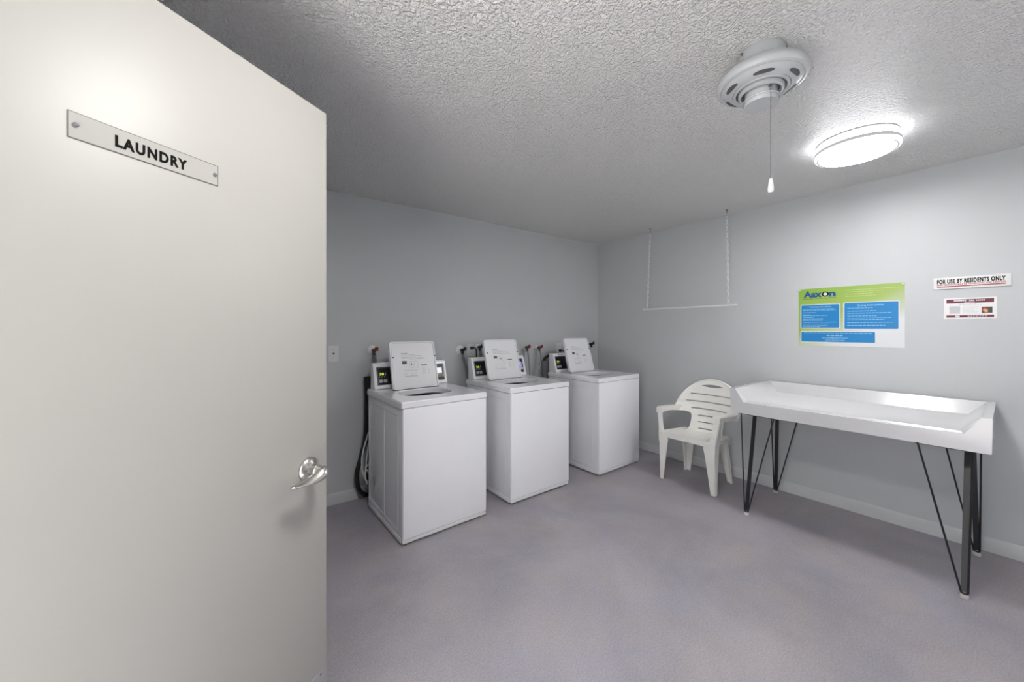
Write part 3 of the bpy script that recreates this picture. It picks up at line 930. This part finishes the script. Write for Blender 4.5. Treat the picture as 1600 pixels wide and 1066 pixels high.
# local frame: X to the viewer's right, Y towards the wall, Z up  (rotation -90 deg: local X -> world -y, local Y -> world +x)
def loft(bm, secs, caps=True):
    rings = [[bm.verts.new(p) for p in s] for s in secs]
    n = len(rings[0])
    for a, b in zip(rings[:-1], rings[1:]):
        for k in range(n):
            bm.faces.new((a[k], a[(k + 1) % n], b[(k + 1) % n], b[k]))
    if caps:
        bm.faces.new(rings[0][::-1]); bm.faces.new(rings[-1])

def lerp_tab(tab, z):
    for (z0, v0), (z1, v1) in zip(tab[:-1], tab[1:]):
        if z <= z1:
            f = max(0.0, min(1.0, (z - z0) / (z1 - z0)))
            f = f * f * (3 - 2 * f) if len(tab) > 2 else f
            return v0 + (v1 - v0) * f
    return tab[-1][1]

def back_y(x, z):
    yc = 0.165 + (z - 0.42) * 0.215
    k = lerp_tab([(0.40, 3.2), (0.55, 2.4), (0.66, 1.0), (0.90, 0.55)], z)
    return yc - k * x * x

def make_back():
    tmp = bmesh.new()
    right = []
    for z, w in ((0.405, 0.180), (0.43, 0.152), (0.46, 0.144), (0.50, 0.142), (0.54, 0.142), (0.562, 0.146), (0.577, 0.158), (0.586, 0.190), (0.592, 0.290)):
        right.append((w, z))
    right.append((0.294, 0.622))
    for k in range(1, 24):
        a = math.radians(3 + 87 * k / 24)
        right.append((0.292 * math.cos(a), 0.60 + 0.290 * math.sin(a)))
    outer = right + [(0, 0.890)] + [(-x, z) for x, z in reversed(right)]
    outer = outer + [(-0.10, 0.405), (0.0, 0.405), (0.10, 0.405)]
    holes = []
    h = []
    for k in range(13):
        f = -1 + 2 * k / 12
        h.append((f * 0.105, 0.826 + 0.016 * (1 - f * f)))
    for k in range(11):
        f = 1 - 2 * (k + 1) / 12
        h.append((f * 0.105, 0.826 - 0.013 * (1 - f * f)))
    holes.append(h)
    for z, w in ((0.747, 0.185), (0.680, 0.215), (0.617, 0.158), (0.555, 0.092), (0.495, 0.088), (0.438, 0.084)):
        hh = 0.0050
        holes.append([(-w + 2 * w * k / 10, z - hh) for k in range(11)] + [(w - 2 * w * k / 10, z + hh) for k in range(11)])
    flat_fill(tmp, outer, holes)
    for i in range(-14, 15):
        x = i * 0.02 + 0.001
        bmesh.ops.bisect_plane(tmp, geom=tmp.verts[:] + tmp.edges[:] + tmp.faces[:], plane_co=(x, 0, 0), plane_no=(1, 0, 0))
    for z in (0.44, 0.475, 0.515, 0.54, 0.58, 0.60, 0.64, 0.66, 0.70, 0.72, 0.78, 0.80, 0.85, 0.87):
        bmesh.ops.bisect_plane(tmp, geom=tmp.verts[:] + tmp.edges[:] + tmp.faces[:], plane_co=(0, z, 0), plane_no=(0, 1, 0))
    bmesh.ops.recalc_face_normals(tmp, faces=tmp.faces[:])
    r = bmesh.ops.extrude_face_region(tmp, geom=tmp.faces[:])
    up = {g for g in r['geom'] if isinstance(g, bmesh.types.BMVert)}
    for v in tmp.verts:
        x, z = v.co.x, v.co.y
        v.co = Vector((x + 0.018, back_y(x, z) + (0.012 if v in up else 0.0), z))
    bm = BM()
    add(bm, tmp)
    # rolled rim along the round top edge
    for s in (1,):
        path = []
        for k in range(0, 49):
            a = PI * k / 48
            x, z = 0.286 * math.cos(a), 0.60 + 0.284 * math.sin(a)
            path.append((x + 0.018, back_y(x, z) + 0.006, z))
        tube(bm, path, 0.010, 8)
    return obj('backrest', bm, M['monobloc'], CH, angle=40)
make_back()

# seat shell
bm = BM()
def seat_outline(n=10):
    pts = []
    fr, bk = 0.252, 0.205
    for k in range(n + 1):
        f = -1 + 2 * k / n
        pts.append((f * fr, -0.205 - 0.010 * (1 - f * f)))
    for k in range(n + 1):
        f = k / n
        pts.append((fr + (bk - fr) * f, -0.205 + 0.375 * f))
    for k in range(n + 1):
        f = 1 - 2 * k / n
        pts.append((f * bk, 0.170 + 0.012 * (1 - f * f)))
    for k in range(1, n):
        f = k / n
        pts.append((-bk - (fr - bk) * f, 0.170 - 0.375 * f))
    out = []
    for p in pts:
        if not out or (Vector(p) - Vector(out[-1])).length > 1e-4:
            out.append(p)
    if (Vector(out[0]) - Vector(out[-1])).length < 1e-4:
        out.pop()
    return out
tmp = bmesh.new()
flat_fill(tmp, seat_outline())
for i in range(-5, 6):
    bmesh.ops.bisect_plane(tmp, geom=tmp.verts[:] + tmp.edges[:] + tmp.faces[:], plane_co=(i * 0.045, 0, 0), plane_no=(1, 0, 0))
for i in range(-4, 4):
    bmesh.ops.bisect_plane(tmp, geom=tmp.verts[:] + tmp.edges[:] + tmp.faces[:], plane_co=(0, i * 0.045, 0), plane_no=(0, 1, 0))
bmesh.ops.recalc_face_normals(tmp, faces=tmp.faces[:])
r = bmesh.ops.extrude_face_region(tmp, geom=tmp.faces[:])
up = {g for g in r['geom'] if isinstance(g, bmesh.types.BMVert)}
for v in tmp.verts:
    x, y = v.co.x, v.co.y
    dish = 0.018 * max(0.0, 1 - (x / 0.22) ** 2) * max(0.0, 1 - ((y - 0.02) / 0.22) ** 2)
    top = 0.432 - 0.012 * (y + 0.2) / 0.37 - dish
    v.co.z = top if v in up else top - 0.014
add(bm, tmp)
# front apron, arched between the legs
ap_top, ap_bot = [], []
N = 24
for k in range(N + 1):
    f = -1 + 2 * k / N
    x = f * 0.250
    ap_top.append((x, -0.205 - 0.010 * (1 - f * f), 0.430 - 0.006 * (1 - f * f)))
    zb = 0.392 - 0.052 * max(0.0, (abs(f) - 0.52) / 0.48) ** 2.2
    ap_bot.append((x, -0.203 - 0.010 * (1 - f * f), zb))
va = [bm.verts.new(p) for p in ap_top]; vb = [bm.verts.new(p) for p in ap_bot]
vc = [bm.verts.new((p[0], p[1] + 0.010, p[2])) for p in ap_top]; vd = [bm.verts.new((p[0], p[1] + 0.010, p[2])) for p in ap_bot]
for k in range(N):
    bm.faces.new((va[k], va[k + 1], vb[k + 1], vb[k]))
    bm.faces.new((vd[k], vd[k + 1], vc[k + 1], vc[k]))
    bm.faces.new((vb[k], vb[k + 1], vd[k + 1], vd[k]))
    bm.faces.new((vc[k], vc[k + 1], va[k + 1], va[k]))
bm.faces.new((va[0], vb[0], vd[0], vc[0])); bm.faces.new((va[-1], vc[-1], vd[-1], vb[-1]))
# side skirts
for s in (1, -1):
    vs = []
    for k in range(11):
        f = k / 10
        x = s * (0.250 + (0.203 - 0.250) * f)
        y = -0.205 + 0.375 * f
        zt = 0.430 - 0.010 * f
        zb = zt - 0.030 - 0.05 * max(0.0, (abs(2 * f - 1) - 0.5) / 0.5) ** 2
        vs.append([bm.verts.new((x, y, zt)), bm.verts.new((x, y, zb)), bm.verts.new((x - s * 0.008, y, zb)), bm.verts.new((x - s * 0.008, y, zt))])
    for a, b in zip(vs[:-1], vs[1:]):
        for k in range(4):
            bm.faces.new((a[k], a[(k + 1) % 4], b[(k + 1) % 4], b[k]))
    bm.faces.new(vs[0]); bm.faces.new(vs[-1][::-1])
obj('seat', bm, M['monobloc'], CH, angle=45)

# front legs (angle section, running up to the armrest as the arm post)
for s in (-1, 1):
    bm = BM()
    T = 0.009
    secs = []
    for z, xo, yf, wf, ws in ((0.0, 0.254, -0.195, 0.036, 0.040), (0.012, 0.254, -0.196, 0.036, 0.040), (0.12, 0.254, -0.200, 0.050, 0.052), (0.24, 0.254, -0.204, 0.066, 0.066),
                              (0.32, 0.254, -0.207, 0.078, 0.078), (0.375, 0.255, -0.208, 0.090, 0.086), (0.41, 0.258, -0.206, 0.080, 0.080), (0.45, 0.264, -0.200, 0.050, 0.062),
                              (0.50, 0.272, -0.194, 0.046, 0.056), (0.56, 0.280, -0.190, 0.046, 0.056), (0.610, 0.286, -0.188, 0.050, 0.060), (0.636, 0.288, -0.186, 0.054, 0.066)):
        ch = 0.007
        x = s * (xo - 0.009)
        secs.append([(x - s * wf, yf, z), (x - s * ch, yf, z), (x, yf + ch, z), (x, yf + ws, z), (x - s * T, yf + ws, z), (x - s * T, yf + T, z), (x - s * wf, yf + T, z)])
    loft(bm, secs)
    obj('front_leg', bm, M['monobloc'], CH, angle=28)
# rear legs
for s in (-1, 1):
    bm = BM()
    T = 0.009
    secs = []
    for z, xo, yb_, wf, ws in ((0.0, 0.225, 0.212, 0.045, 0.040), (0.012, 0.225, 0.212, 0.046, 0.040), (0.16, 0.216, 0.196, 0.062, 0.056), (0.30, 0.207, 0.180, 0.076, 0.070), (0.40, 0.200, 0.168, 0.080, 0.080), (0.42, 0.198, 0.166, 0.080, 0.080)):
        x = s * (xo - 0.012)
        secs.append([(x - s * wf, yb_, z), (x - s * 0.006, yb_, z), (x, yb_ - 0.006, z), (x, yb_ - ws, z), (x - s * T, yb_ - ws, z), (x - s * T, yb_ - T, z), (x - s * wf, yb_ - T, z)])
    loft(bm, secs)
    obj('rear_leg', bm, M['monobloc'], CH, angle=28)
# armrests
for s in (-1, 1):
    bm = BM()
    secs = []
    for f in [k / 14 for k in range(15)]:
        y = -0.194 + f * 0.325
        xo = 0.286 + 0.014 * math.sin(PI * f * 0.9)
        w = 0.062 - 0.008 * f
        zt = 0.654 - 0.022 * f
        hgt = 0.040 + 0.012 * (1 - f) ** 6 + 0.012 * f ** 3
        if f == 0:
            zt -= 0.010; hgt -= 0.006
        x1, x0 = xo - 0.006, xo - 0.006 - w
        dx = 0.018 * f ** 4 * 1.0 if s > 0 else -0.018 * f ** 4 * (-1.0)
        P = [(x1, zt - hgt), (x1 + 0.001, zt - 0.008), (x1 - 0.008, zt), (x0 + 0.008, zt), (x0, zt - 0.008), (x0 + 0.001, zt - hgt)]
        secs.append([(s * a + (dx if s > 0 else 0.018 * f ** 4), y, b) for a, b in P])
    loft(bm, secs)
    obj('armrest', bm, M['monobloc'], CH, angle=40)

# ------------------------------------------------------------------ laundry folding table
TB = thing('folding_table', 'long white tray-topped laundry folding table on black hairpin legs', 'table', (-0.72, -1.888, 0), -PI / 2)
TL, TD = 1.209, 0.700
ZB, ZT, ZL = 0.742, 0.922, 0.826
bm = BM()
V = lambda *p: bm.verts.new(p)
# outer shell
o = {k: V(*p) for k, p in dict(
    bl=(0.002, 0.003, ZB), br=(TL - 0.002, 0.003, ZB), bbr=(TL - 0.002, TD, ZB), bbl=(0.002, TD, ZB),
    tl=(0, 0, ZT), tr=(TL, 0, ZT), tbr=(TL, TD, ZT), tbl=(0, TD, ZT),
    c1=(0.033, 0, ZT), c2=(0.092, 0, ZL), c3=(TL - 0.092, 0, ZL), c4=(TL - 0.033, 0, ZT),
    i1=(0.033, 0.03, ZT), i4=(TL - 0.033, 0.03, ZT), b1=(0.033, TD - 0.022, ZT), b4=(TL - 0.033, TD - 0.022, ZT),
    l2=(0.094, 0.020, ZL), l3=(TL - 0.094, 0.020, ZL), g2=(0.099, 0.024, ZL + 0.011), g3=(TL - 0.099, 0.024, ZL + 0.011),
    f1=(0.104, 0.040, ZL + 0.011), f2=(TL - 0.104, 0.040, ZL + 0.011), f3=(TL - 0.104, TD - 0.080, ZL + 0.014), f4=(0.104, TD - 0.080, ZL + 0.014)).items()}
def F(s):
    bm.faces.new([o[k] for k in s.split()])
F('bl br c3 c2'); F('bl c2 c1 tl'); F('br tr c4 c3')
F('br bbr tbr tr'); F('bbr bbl tbl tbr'); F('bbl bl tl tbl'); F('bl bbl bbr br')
F('tl c1 i1 b1 tbl'); F('tr tbr b4 i4 c4'); F('tbl b1 b4 tbr')
F('c2 c3 l3 l2'); F('l2 l3 g3 g2'); F('g2 g3 f2 f1'); F('f1 f2 f3 f4')
F('f4 f3 b4 b1'); F('c1 c2 l2 g2 f1 i1'); F('i1 f1 f4 b1'); F('c4 i4 f2 g3 l3 c3'); F('i4 b4 f3 f2')
bmesh.ops.recalc_face_normals(bm, faces=bm.faces[:])
es = [e for e in bm.edges if len(e.link_faces) == 2 and e.calc_face_angle(0) > 0.35]
bmesh.ops.bevel(bm, geom=es, offset=0.0013, segments=2, affect='EDGES', clamp_overlap=True)
obj('tray_top', bm, M['fibreglass'], TB, angle=50)
def W2T(p):          # world point -> table frame
    return Vector((-(p[1] + 1.888), p[0] + 0.72, p[2]))
legs = [  # foot, vertical rod top, inward rod top, flat bar top (world)
    ((-0.700, -1.990), (-0.700, -1.955), (-0.700, -2.165), (-0.540, -1.990), 'front'),
    ((-0.100, -1.980), (-0.100, -1.945), (-0.100, -2.155), (-0.075, -1.985), 'rear'),
    ((-0.745, -3.010), (-0.700, -3.036), (-0.715, -2.845), (-0.470, -3.010), 'front'),
    ((-0.125, -3.028), (-0.125, -3.045), (-0.125, -2.885), (-0.140, -3.012), 'rear')]
for ft, v1, v2, fb, nm in legs:
    leg = bpy.data.objects.new('leg', None); COL.objects.link(leg); leg.parent = TB
    bm = BM()
    foot = Vector((ft[0], ft[1], 0.020))
    d1 = (Vector((v1[0], v1[1], ZB)) - foot).normalized()
    d2 = (Vector((v2[0], v2[1], ZB)) - foot).normalized()
    side = 1 if v1[1] > ft[1] else -1
    p1 = foot + Vector((0, 0.012 * side, 0.012)); p2 = foot + Vector((0, -0.012 * side, 0.012))
    pts = [Vector((v1[0], v1[1], ZB + 0.004)), p1 + (Vector((v1[0], v1[1], ZB)) - p1) * 0.05, p1]
    mid = []
    for k in range(1, 8):
        a = PI * k / 8
        mid.append(foot + Vector((0, 0.012 * side * math.cos(a), 0.012 - 0.011 * math.sin(a))))
    pts += mid + [p2, p2 + (Vector((v2[0], v2[1], ZB)) - p2) * 0.05, Vector((v2[0], v2[1], ZB + 0.004))]
    tube(bm, [W2T(p) for p in pts], 0.0045, 10)
    obj('hairpin_rod', bm, M['black_metal'], leg)
    bm = BM()
    a, b = W2T((ft[0] + 0.004, ft[1], 0.030)), W2T((fb[0], fb[1], ZB + 0.002))
    hw, th = 0.0125, 0.0025
    vs = []
    for p in (a, b):
        vs.append([bm.verts.new(p + Vector((sx * hw, sy * th, 0))) for sx, sy in ((-1, -1), (1, -1), (1, 1), (-1, 1))])
    for k in range(4):
        bm.faces.new((vs[0][k], vs[0][(k + 1) % 4], vs[1][(k + 1) % 4], vs[1][k]))
    bm.faces.new(vs[0][::-1]); bm.faces.new(vs[1])
    obj('flat_bar', bm, M['black_metal'], leg)
    bm = BM()
    c = W2T((ft[0], ft[1], 0))
    lathe(bm, [(0, 0), (0.014, 0), (0.0165, 0.004), (0.0155, 0.015), (0.010, 0.018), (0, 0.018)], 20, (c.x, c.y))
    obj('foot_glide', bm, M['foot'], leg)
    bm = BM()
    mx, my = (v1[0] + fb[0]) / 2, (v1[1] + v2[1]) / 2
    c = W2T(((v1[0] + fb[0]) / 2, (v1[1] + v2[1]) / 2, 0))
    w, h = abs(v1[1] - v2[1]) / 2 + 0.012, abs(v1[0] - fb[0]) / 2 + 0.014
    box(bm, c.x - w, c.x + w, c.y - h, c.y + h, ZB - 0.004, ZB + 0.001)
    obj('mounting_plate', bm, M['black_metal'], leg)

# ------------------------------------------------------------------ signs on the right wall
WALLR = lambda y, z: Matrix(((0, 0, -1, 0), (-1, 0, 0, y), (0, 1, 0, z), (0, 0, 0, 1)))   # X along -y, Y up, Z out of the wall
def on_right_wall(name, label, cat, y, z):
    t = thing(name, label, cat)
    t.matrix_world = WALLR(y, z)
    return t
# green and blue poster
t = on_right_wall('instruction_poster', 'green and blue laundry instruction poster above the folding table', 'poster', -2.111, 1.689)
PW, PH = 0.603, 0.455
bm = BM(); slab(bm, [(0, 0), (0, -PH), (PW, -PH), (PW, 0)], 0.0, 0.003)
obj('backing', bm, M['poster_green'], t, smooth=False)
rng = random.Random(5)
bm = BM()
for x0, x1, y0, y1 in ((0.013, 0.262, -0.318, -0.126), (0.279, 0.578, -0.330, -0.122), (0.013, 0.458, -0.430, -0.338)):
    slab(bm, rounded_rect(x0, x1, y0, y1, 0.010, 4), 0.003, 0.0034)
obj('panel_border', bm, M['poster_white'], t, smooth=False)
panels = []
for x0, x1, y0, y1 in ((0.019, 0.256, -0.312, -0.132), (0.286, 0.572, -0.322, -0.128), (0.019, 0.454, -0.424, -0.345)):
    bm = BM(); slab(bm, rounded_rect(x0, x1, y0, y1, 0.005, 3), 0.0034, 0.0038)
    panels.append(obj('blue_panel', bm, M['blue'], t, smooth=False))
bm = BM(); zt = 0.0038
write(bm, 'Washing Instructions', 0.138, -0.152, zt, 0.0105, width=0.135, weight=0.0004, align='CENTER')
for i, (ln, y) in enumerate(((0.195, -0.166), (0.205, -0.175), (0.085, -0.192), (0.040, -0.209), (0.155, -0.216), (0.070, -0.232), (0.128, -0.246), (0.125, -0.255), (0.208, -0.270), (0.165, -0.284), (0.155, -0.297), (0.115, -0.306))):
    scribble(bm, rng, 0.030, 0.030 + ln, y, 0.0036, zt)
obj('panel_text', bm, M['pale_blue'], panels[0], smooth=False)
bm = BM()
write(bm, 'Drying Instructions', 0.428, -0.153, zt, 0.0115, width=0.140, weight=0.0004, align='CENTER')
for i, (ln, y) in enumerate(((0.140, -0.168), (0.160, -0.190), (0.240, -0.206), (0.165, -0.226), (0.235, -0.244), (0.200, -0.256), (0.245, -0.276), (0.205, -0.296))):
    scribble(bm, rng, 0.302, 0.302 + ln, y, 0.0036, zt)
obj('panel_text', bm, M['pale_blue'], panels[1], smooth=False)
bm = BM()
scribble(bm, rng, 0.034, 0.435, -0.356, 0.0050, zt, (0.012, 0.03), 0.004)
scribble(bm, rng, 0.180, 0.275, -0.374, 0.0070, zt, (0.02, 0.03), 0.004)
write(bm, 'service@aaxon.com', 0.228, -0.396, zt, 0.0100, width=0.150, weight=0.0003, align='CENTER')
write(bm, 'www.aaxon.com', 0.228, -0.412, zt, 0.0090, width=0.118, weight=0.0003, align='CENTER')
obj('panel_text', bm, M['pale_blue'], panels[2], smooth=False)
bm = BM()
for ln, y in ((0.285, -0.030), (0.205, -0.044), (0.150, -0.060), (0.165, -0.076)):
    scribble(bm, rng, 0.292, 0.292 + ln, y, 0.0045, 0.003)
obj('heading_print', bm, M['pale_green'], t, smooth=False)
for i, (txt, x0, w) in enumerate((('Aax', 0.033, 0.118), ('n', 0.192, 0.043))):
    bm = BM(); write(bm, txt, x0, -0.068, 0.003, 0.048, width=w, weight=0.0030)
    obj('logo_lettering', bm, M['logo_blue'], t, smooth=False)
bm = BM()
tube(bm, [(0.172 + 0.0165 * math.cos(2 * PI * k / 28), -0.049 + 0.0150 * math.sin(2 * PI * k / 28), 0.0036) for k in range(28)], 0.0046, 6, closed=True)
obj('logo_ring', bm, M['ink'], t)
bm = BM(); lathe(bm, [(0.0130, 0.003), (0.0125, 0.0045), (0.0, 0.0055)], 24, (0.172, -0.049))
obj('logo_ball', bm, M['poster_white'], t)
bm = BM()
for x0, x1 in ((0.030, 0.062), (0.068, 0.097), (0.166, 0.236)):
    scribble(bm, rng, x0, x1, -0.0805, 0.0055, 0.003, (0.004, 0.006), 0.0018)
write(bm, 'LAUNDRY', 0.103, -0.0835, 0.003, 0.0062, width=0.056, weight=0.0002)
obj('tagline', bm, M['edge_dark'], t, smooth=False)
for x, y in ((0.008, -0.008), (PW - 0.010, -0.008)):
    bm = BM(); lathe(bm, [(0.005, 0.003), (0.004, 0.0055), (0, 0.006)], 14, (x, y))
    obj('corner_pin', bm, M['sign_white'], t)

# residents-only sign
t = on_right_wall('wall_sign', 'long white sign reading FOR USE BY RESIDENTS ONLY', 'sign', -2.845, 1.698)
SW, SH = 0.308, 0.073
bm = BM(); box(bm, 0, SW, -SH, 0, 0, 0.008, 0.0015, 2)
obj('board', bm, M['sign_white'], t)
bm = BM()
write(bm, 'FOR USE BY RESIDENTS ONLY', 0.016, -0.0370, 0.008, 0.0260, width=0.272, weight=0.0019, spacing=1.15)
obj('black_lettering', bm, M['ink'], t, smooth=False)
bm = BM()
write(bm, 'NON RESIDENTS MAY BE PROSECUTED FOR TRESPASS', 0.016, -0.0510, 0.008, 0.0100, width=0.272, weight=0.0004, spacing=1.1)
obj('small_lettering', bm, M['sign_red'], t, smooth=False)
bm = BM(); box(bm, 0.016, 0.288, -0.0610, -0.0550, 0.008, 0.0085)
obj('red_rule', bm, M['sign_red'], t, smooth=False)

# small maroon notice
t = on_right_wall('notice_card', 'small white notice with maroon bands and a photo, below the residents sign', 'notice', -2.890, 1.564)
NW, NH = 0.211, 0.137
bm = BM(); box(bm, 0, NW, -NH, 0, 0, 0.003, 0.0008, 1)
obj('card', bm, M['sign_white'], t)
bm = BM(); box(bm, 0.011, 0.200, -0.034, -0.009, 0.003, 0.0034)
box(bm, 0.011, 0.200, -0.124, -0.110, 0.003, 0.0034)
obj('maroon_band', bm, M['maroon'], t, smooth=False)
bm = BM(); rng = random.Random(8)
scribble(bm, rng, 0.042, 0.096, -0.0175, 0.0075, 0.0034, (0.005, 0.007), 0.0014)
scribble(bm, rng, 0.104, 0.124, -0.0175, 0.0075, 0.0034, (0.005, 0.007), 0.0014)
scribble(bm, rng, 0.131, 0.166, -0.0175, 0.0075, 0.0034, (0.005, 0.007), 0.0014)
scribble(bm, rng, 0.085, 0.125, -0.0280, 0.0040, 0.0034, (0.005, 0.009), 0.002)
scribble(bm, rng, 0.098, 0.175, -0.1170, 0.0036, 0.0034, (0.006, 0.012), 0.003)
box(bm, 0.047, 0.066, -0.1215, -0.1125, 0.0034, 0.0037)
obj('band_print', bm, M['poster_white'], t, smooth=False)
bm = BM()
scribble(bm, rng, 0.064, 0.135, -0.0400, 0.0030, 0.003, (0.008, 0.014), 0.003)
scribble(bm, rng, 0.080, 0.155, -0.0470, 0.0016, 0.003, (0.006, 0.012), 0.002)
for i in range(7):
    scribble(bm, rng, 0.078, 0.078 + rng.uniform(0.045, 0.064), -0.056 - i * 0.0070, 0.0014, 0.003, (0.006, 0.012), 0.002)
obj('notice_text', bm, M['mid_grey'], t, smooth=False)
bm = BM(); box(bm, 0.024, 0.068, -0.100, -0.052, 0.003, 0.0033)
obj('faded_picture', bm, M['pale_grey'], t, smooth=False)
bm = BM(); box(bm, 0.153, 0.194, -0.099, -0.061, 0.003, 0.0034)
ph = obj('photo', bm, M['photo_brown'], t, smooth=False)
bm = BM(); slab(bm, [(0.158 + 0.010 + 0.009 * math.cos(a) - 0.003 * math.sin(a), -0.083 + 0.011 * math.sin(a)) for a in [2 * PI * k / 18 for k in range(18)]], 0.0034, 0.0036)
obj('photo_figure', bm, M['photo_peach'], ph, smooth=False)
bm = BM(); box(bm, 0.182, 0.194, -0.099, -0.061, 0.0034, 0.0036)
obj('photo_edge', bm, M['photo_green'], ph, smooth=False)

# ------------------------------------------------------------------ the open door and its plaque
ANG = math.radians(33.41)
PD = Vector((-3.484, -1.878, 0))
DM = Matrix.Translation(PD) @ Matrix.Rotation(ANG, 4, 'Z')    # X hinge->free edge (0 at the free edge), -Y faces the viewer
bm = BM(); box(bm, -0.905, 0.0, 0.0, 0.044, 0.008, 2.035, 0.0015, 2)
door = struct('door_1', bm, M['door'])
door.matrix_world = DM
bm = BM(); box(bm, -0.893, -0.010, -0.0016, 0.0, 0.012, 0.3187, 0.0006, 1)
kp = obj('kick_plate', bm, M['plate_steel'], door)
fm = Matrix.Rotation(PI / 2, 4, 'X')
for x in [-0.023 - 0.142 * i for i in range(7)]:
    bm = BM(); lathe(bm, [(0, 0.0032), (0.0025, 0.0030), (0.0036, 0.0016), (0, 0.0016)], 12, (x, 0.3110), fm)
    obj('screw', bm, M['dark_grey'], kp)
# lever handle
hx, hz = -0.0655, 0.953
hd = bpy.data.objects.new('door_handle', None); COL.objects.link(hd); hd.parent = door; hd.location = (hx, 0, hz)
bm = BM()
lathe(bm, [(0, 0), (0.0345, 0), (0.0345, 0.004), (0.0325, 0.008), (0.026, 0.013), (0.017, 0.017), (0.014, 0.020), (0, 0.020)], 40, mtx=fm)
obj('rose', bm, M['steel'], hd)
bm = BM()
lathe(bm, [(0.0165, 0.014), (0.0150, 0.028), (0.0165, 0.030), (0.0165, 0.036), (0.0150, 0.038), (0.0140, 0.058), (0, 0.060)], 28, mtx=fm)
obj('spindle', bm, M['steel'], hd)
bm = BM()
secs = []
P = [(0.016, -0.054, 0.004), (0.008, -0.058, 0.002), (-0.004, -0.060, -0.002), (-0.022, -0.060, -0.008), (-0.045, -0.058, -0.011), (-0.062, -0.055, -0.012), (-0.080, -0.052, -0.012), (-0.092, -0.050, -0.011), (-0.097, -0.049, -0.010)]
Wd = [0.006, 0.0135, 0.0165, 0.0160, 0.0140, 0.0120, 0.0100, 0.0075, 0.0030]
Tk = [0.004, 0.0075, 0.0085, 0.0070, 0.0050, 0.0040, 0.0034, 0.0030, 0.0020]
tw = [60, 55, 50, 40, 28, 18, 10, 6, 4]
cp_ = smooth_path(P, 5)
nseg = len(cp_) - 1
for i, c in enumerate(cp_):
    f = i / nseg * (len(P) - 1)
    k = min(int(f), len(P) - 2); g = f - k
    w = Wd[k] + (Wd[k + 1] - Wd[k]) * g
    h = Tk[k] + (Tk[k + 1] - Tk[k]) * g
    a = math.radians(tw[k] + (tw[k + 1] - tw[k]) * g)
    u = Vector((0, -math.cos(a), -math.sin(a))); v = Vector((0, math.sin(a), -math.cos(a)))
    secs.append([c + u * (w * math.cos(2 * PI * j / 16)) + v * (h * math.sin(2 * PI * j / 16)) for j in range(16)])
loft(bm, secs)
obj('lever', bm, M['steel'], hd, angle=60)
for i, z in enumerate((0.25, 1.02, 1.80)):
    bm = BM(); tube(bm, [(-0.910, -0.004, z - 0.05), (-0.910, -0.004, z + 0.05)], 0.0065, 12)
    obj('hinge', bm, M['steel'], door)

# plaque
t = thing('door_plaque', 'clear plaque lettered LAUNDRY, screwed to the open door', 'sign')
t.matrix_world = DM @ Matrix.Translation((0, 0, 1.7198)) @ Matrix.Rotation(PI / 2, 4, 'X')     # X along the door, Y up, Z towards the viewer
X0, X1, YH = -0.5496, -0.3116, 0.0228
bm = BM(); box(bm, X0, X1, -YH, YH, 0.0, 0.0014)
obj('plate', bm, M['acrylic'], t, smooth=False)
bm = BM(); e = 0.0008
box(bm, X0 - 0.0004, X1 + 0.0004, YH - e, YH + 0.0004, 0, 0.0015)
box(bm, X0 - 0.0004, X1 + 0.0004, -YH - 0.0004, -YH + e, 0, 0.0015)
box(bm, X0 - 0.0004, X0 + e, -YH, YH, 0, 0.0015)
box(bm, X1 - e, X1 + 0.0004, -YH, YH, 0, 0.0015)
obj('plate_edge', bm, M['edge_dark'], t, smooth=False)
bm = BM()
write(bm, 'LAUNDRY', -0.4891, -0.0112, 0.0014, 0.0208, width=0.1163, weight=0.0013, spacing=1.22)
obj('lettering', bm, M['ink'], t, smooth=False)
for x in (-0.5403, -0.3183):
    bm = BM(); lathe(bm, [(0, 0.0055), (0.0025, 0.0051), (0.0040, 0.0036), (0.0040, 0.0022), (0, 0.0022)], 18, (x, 0.001))
    obj('screw', bm, M['dark_grey'], t)
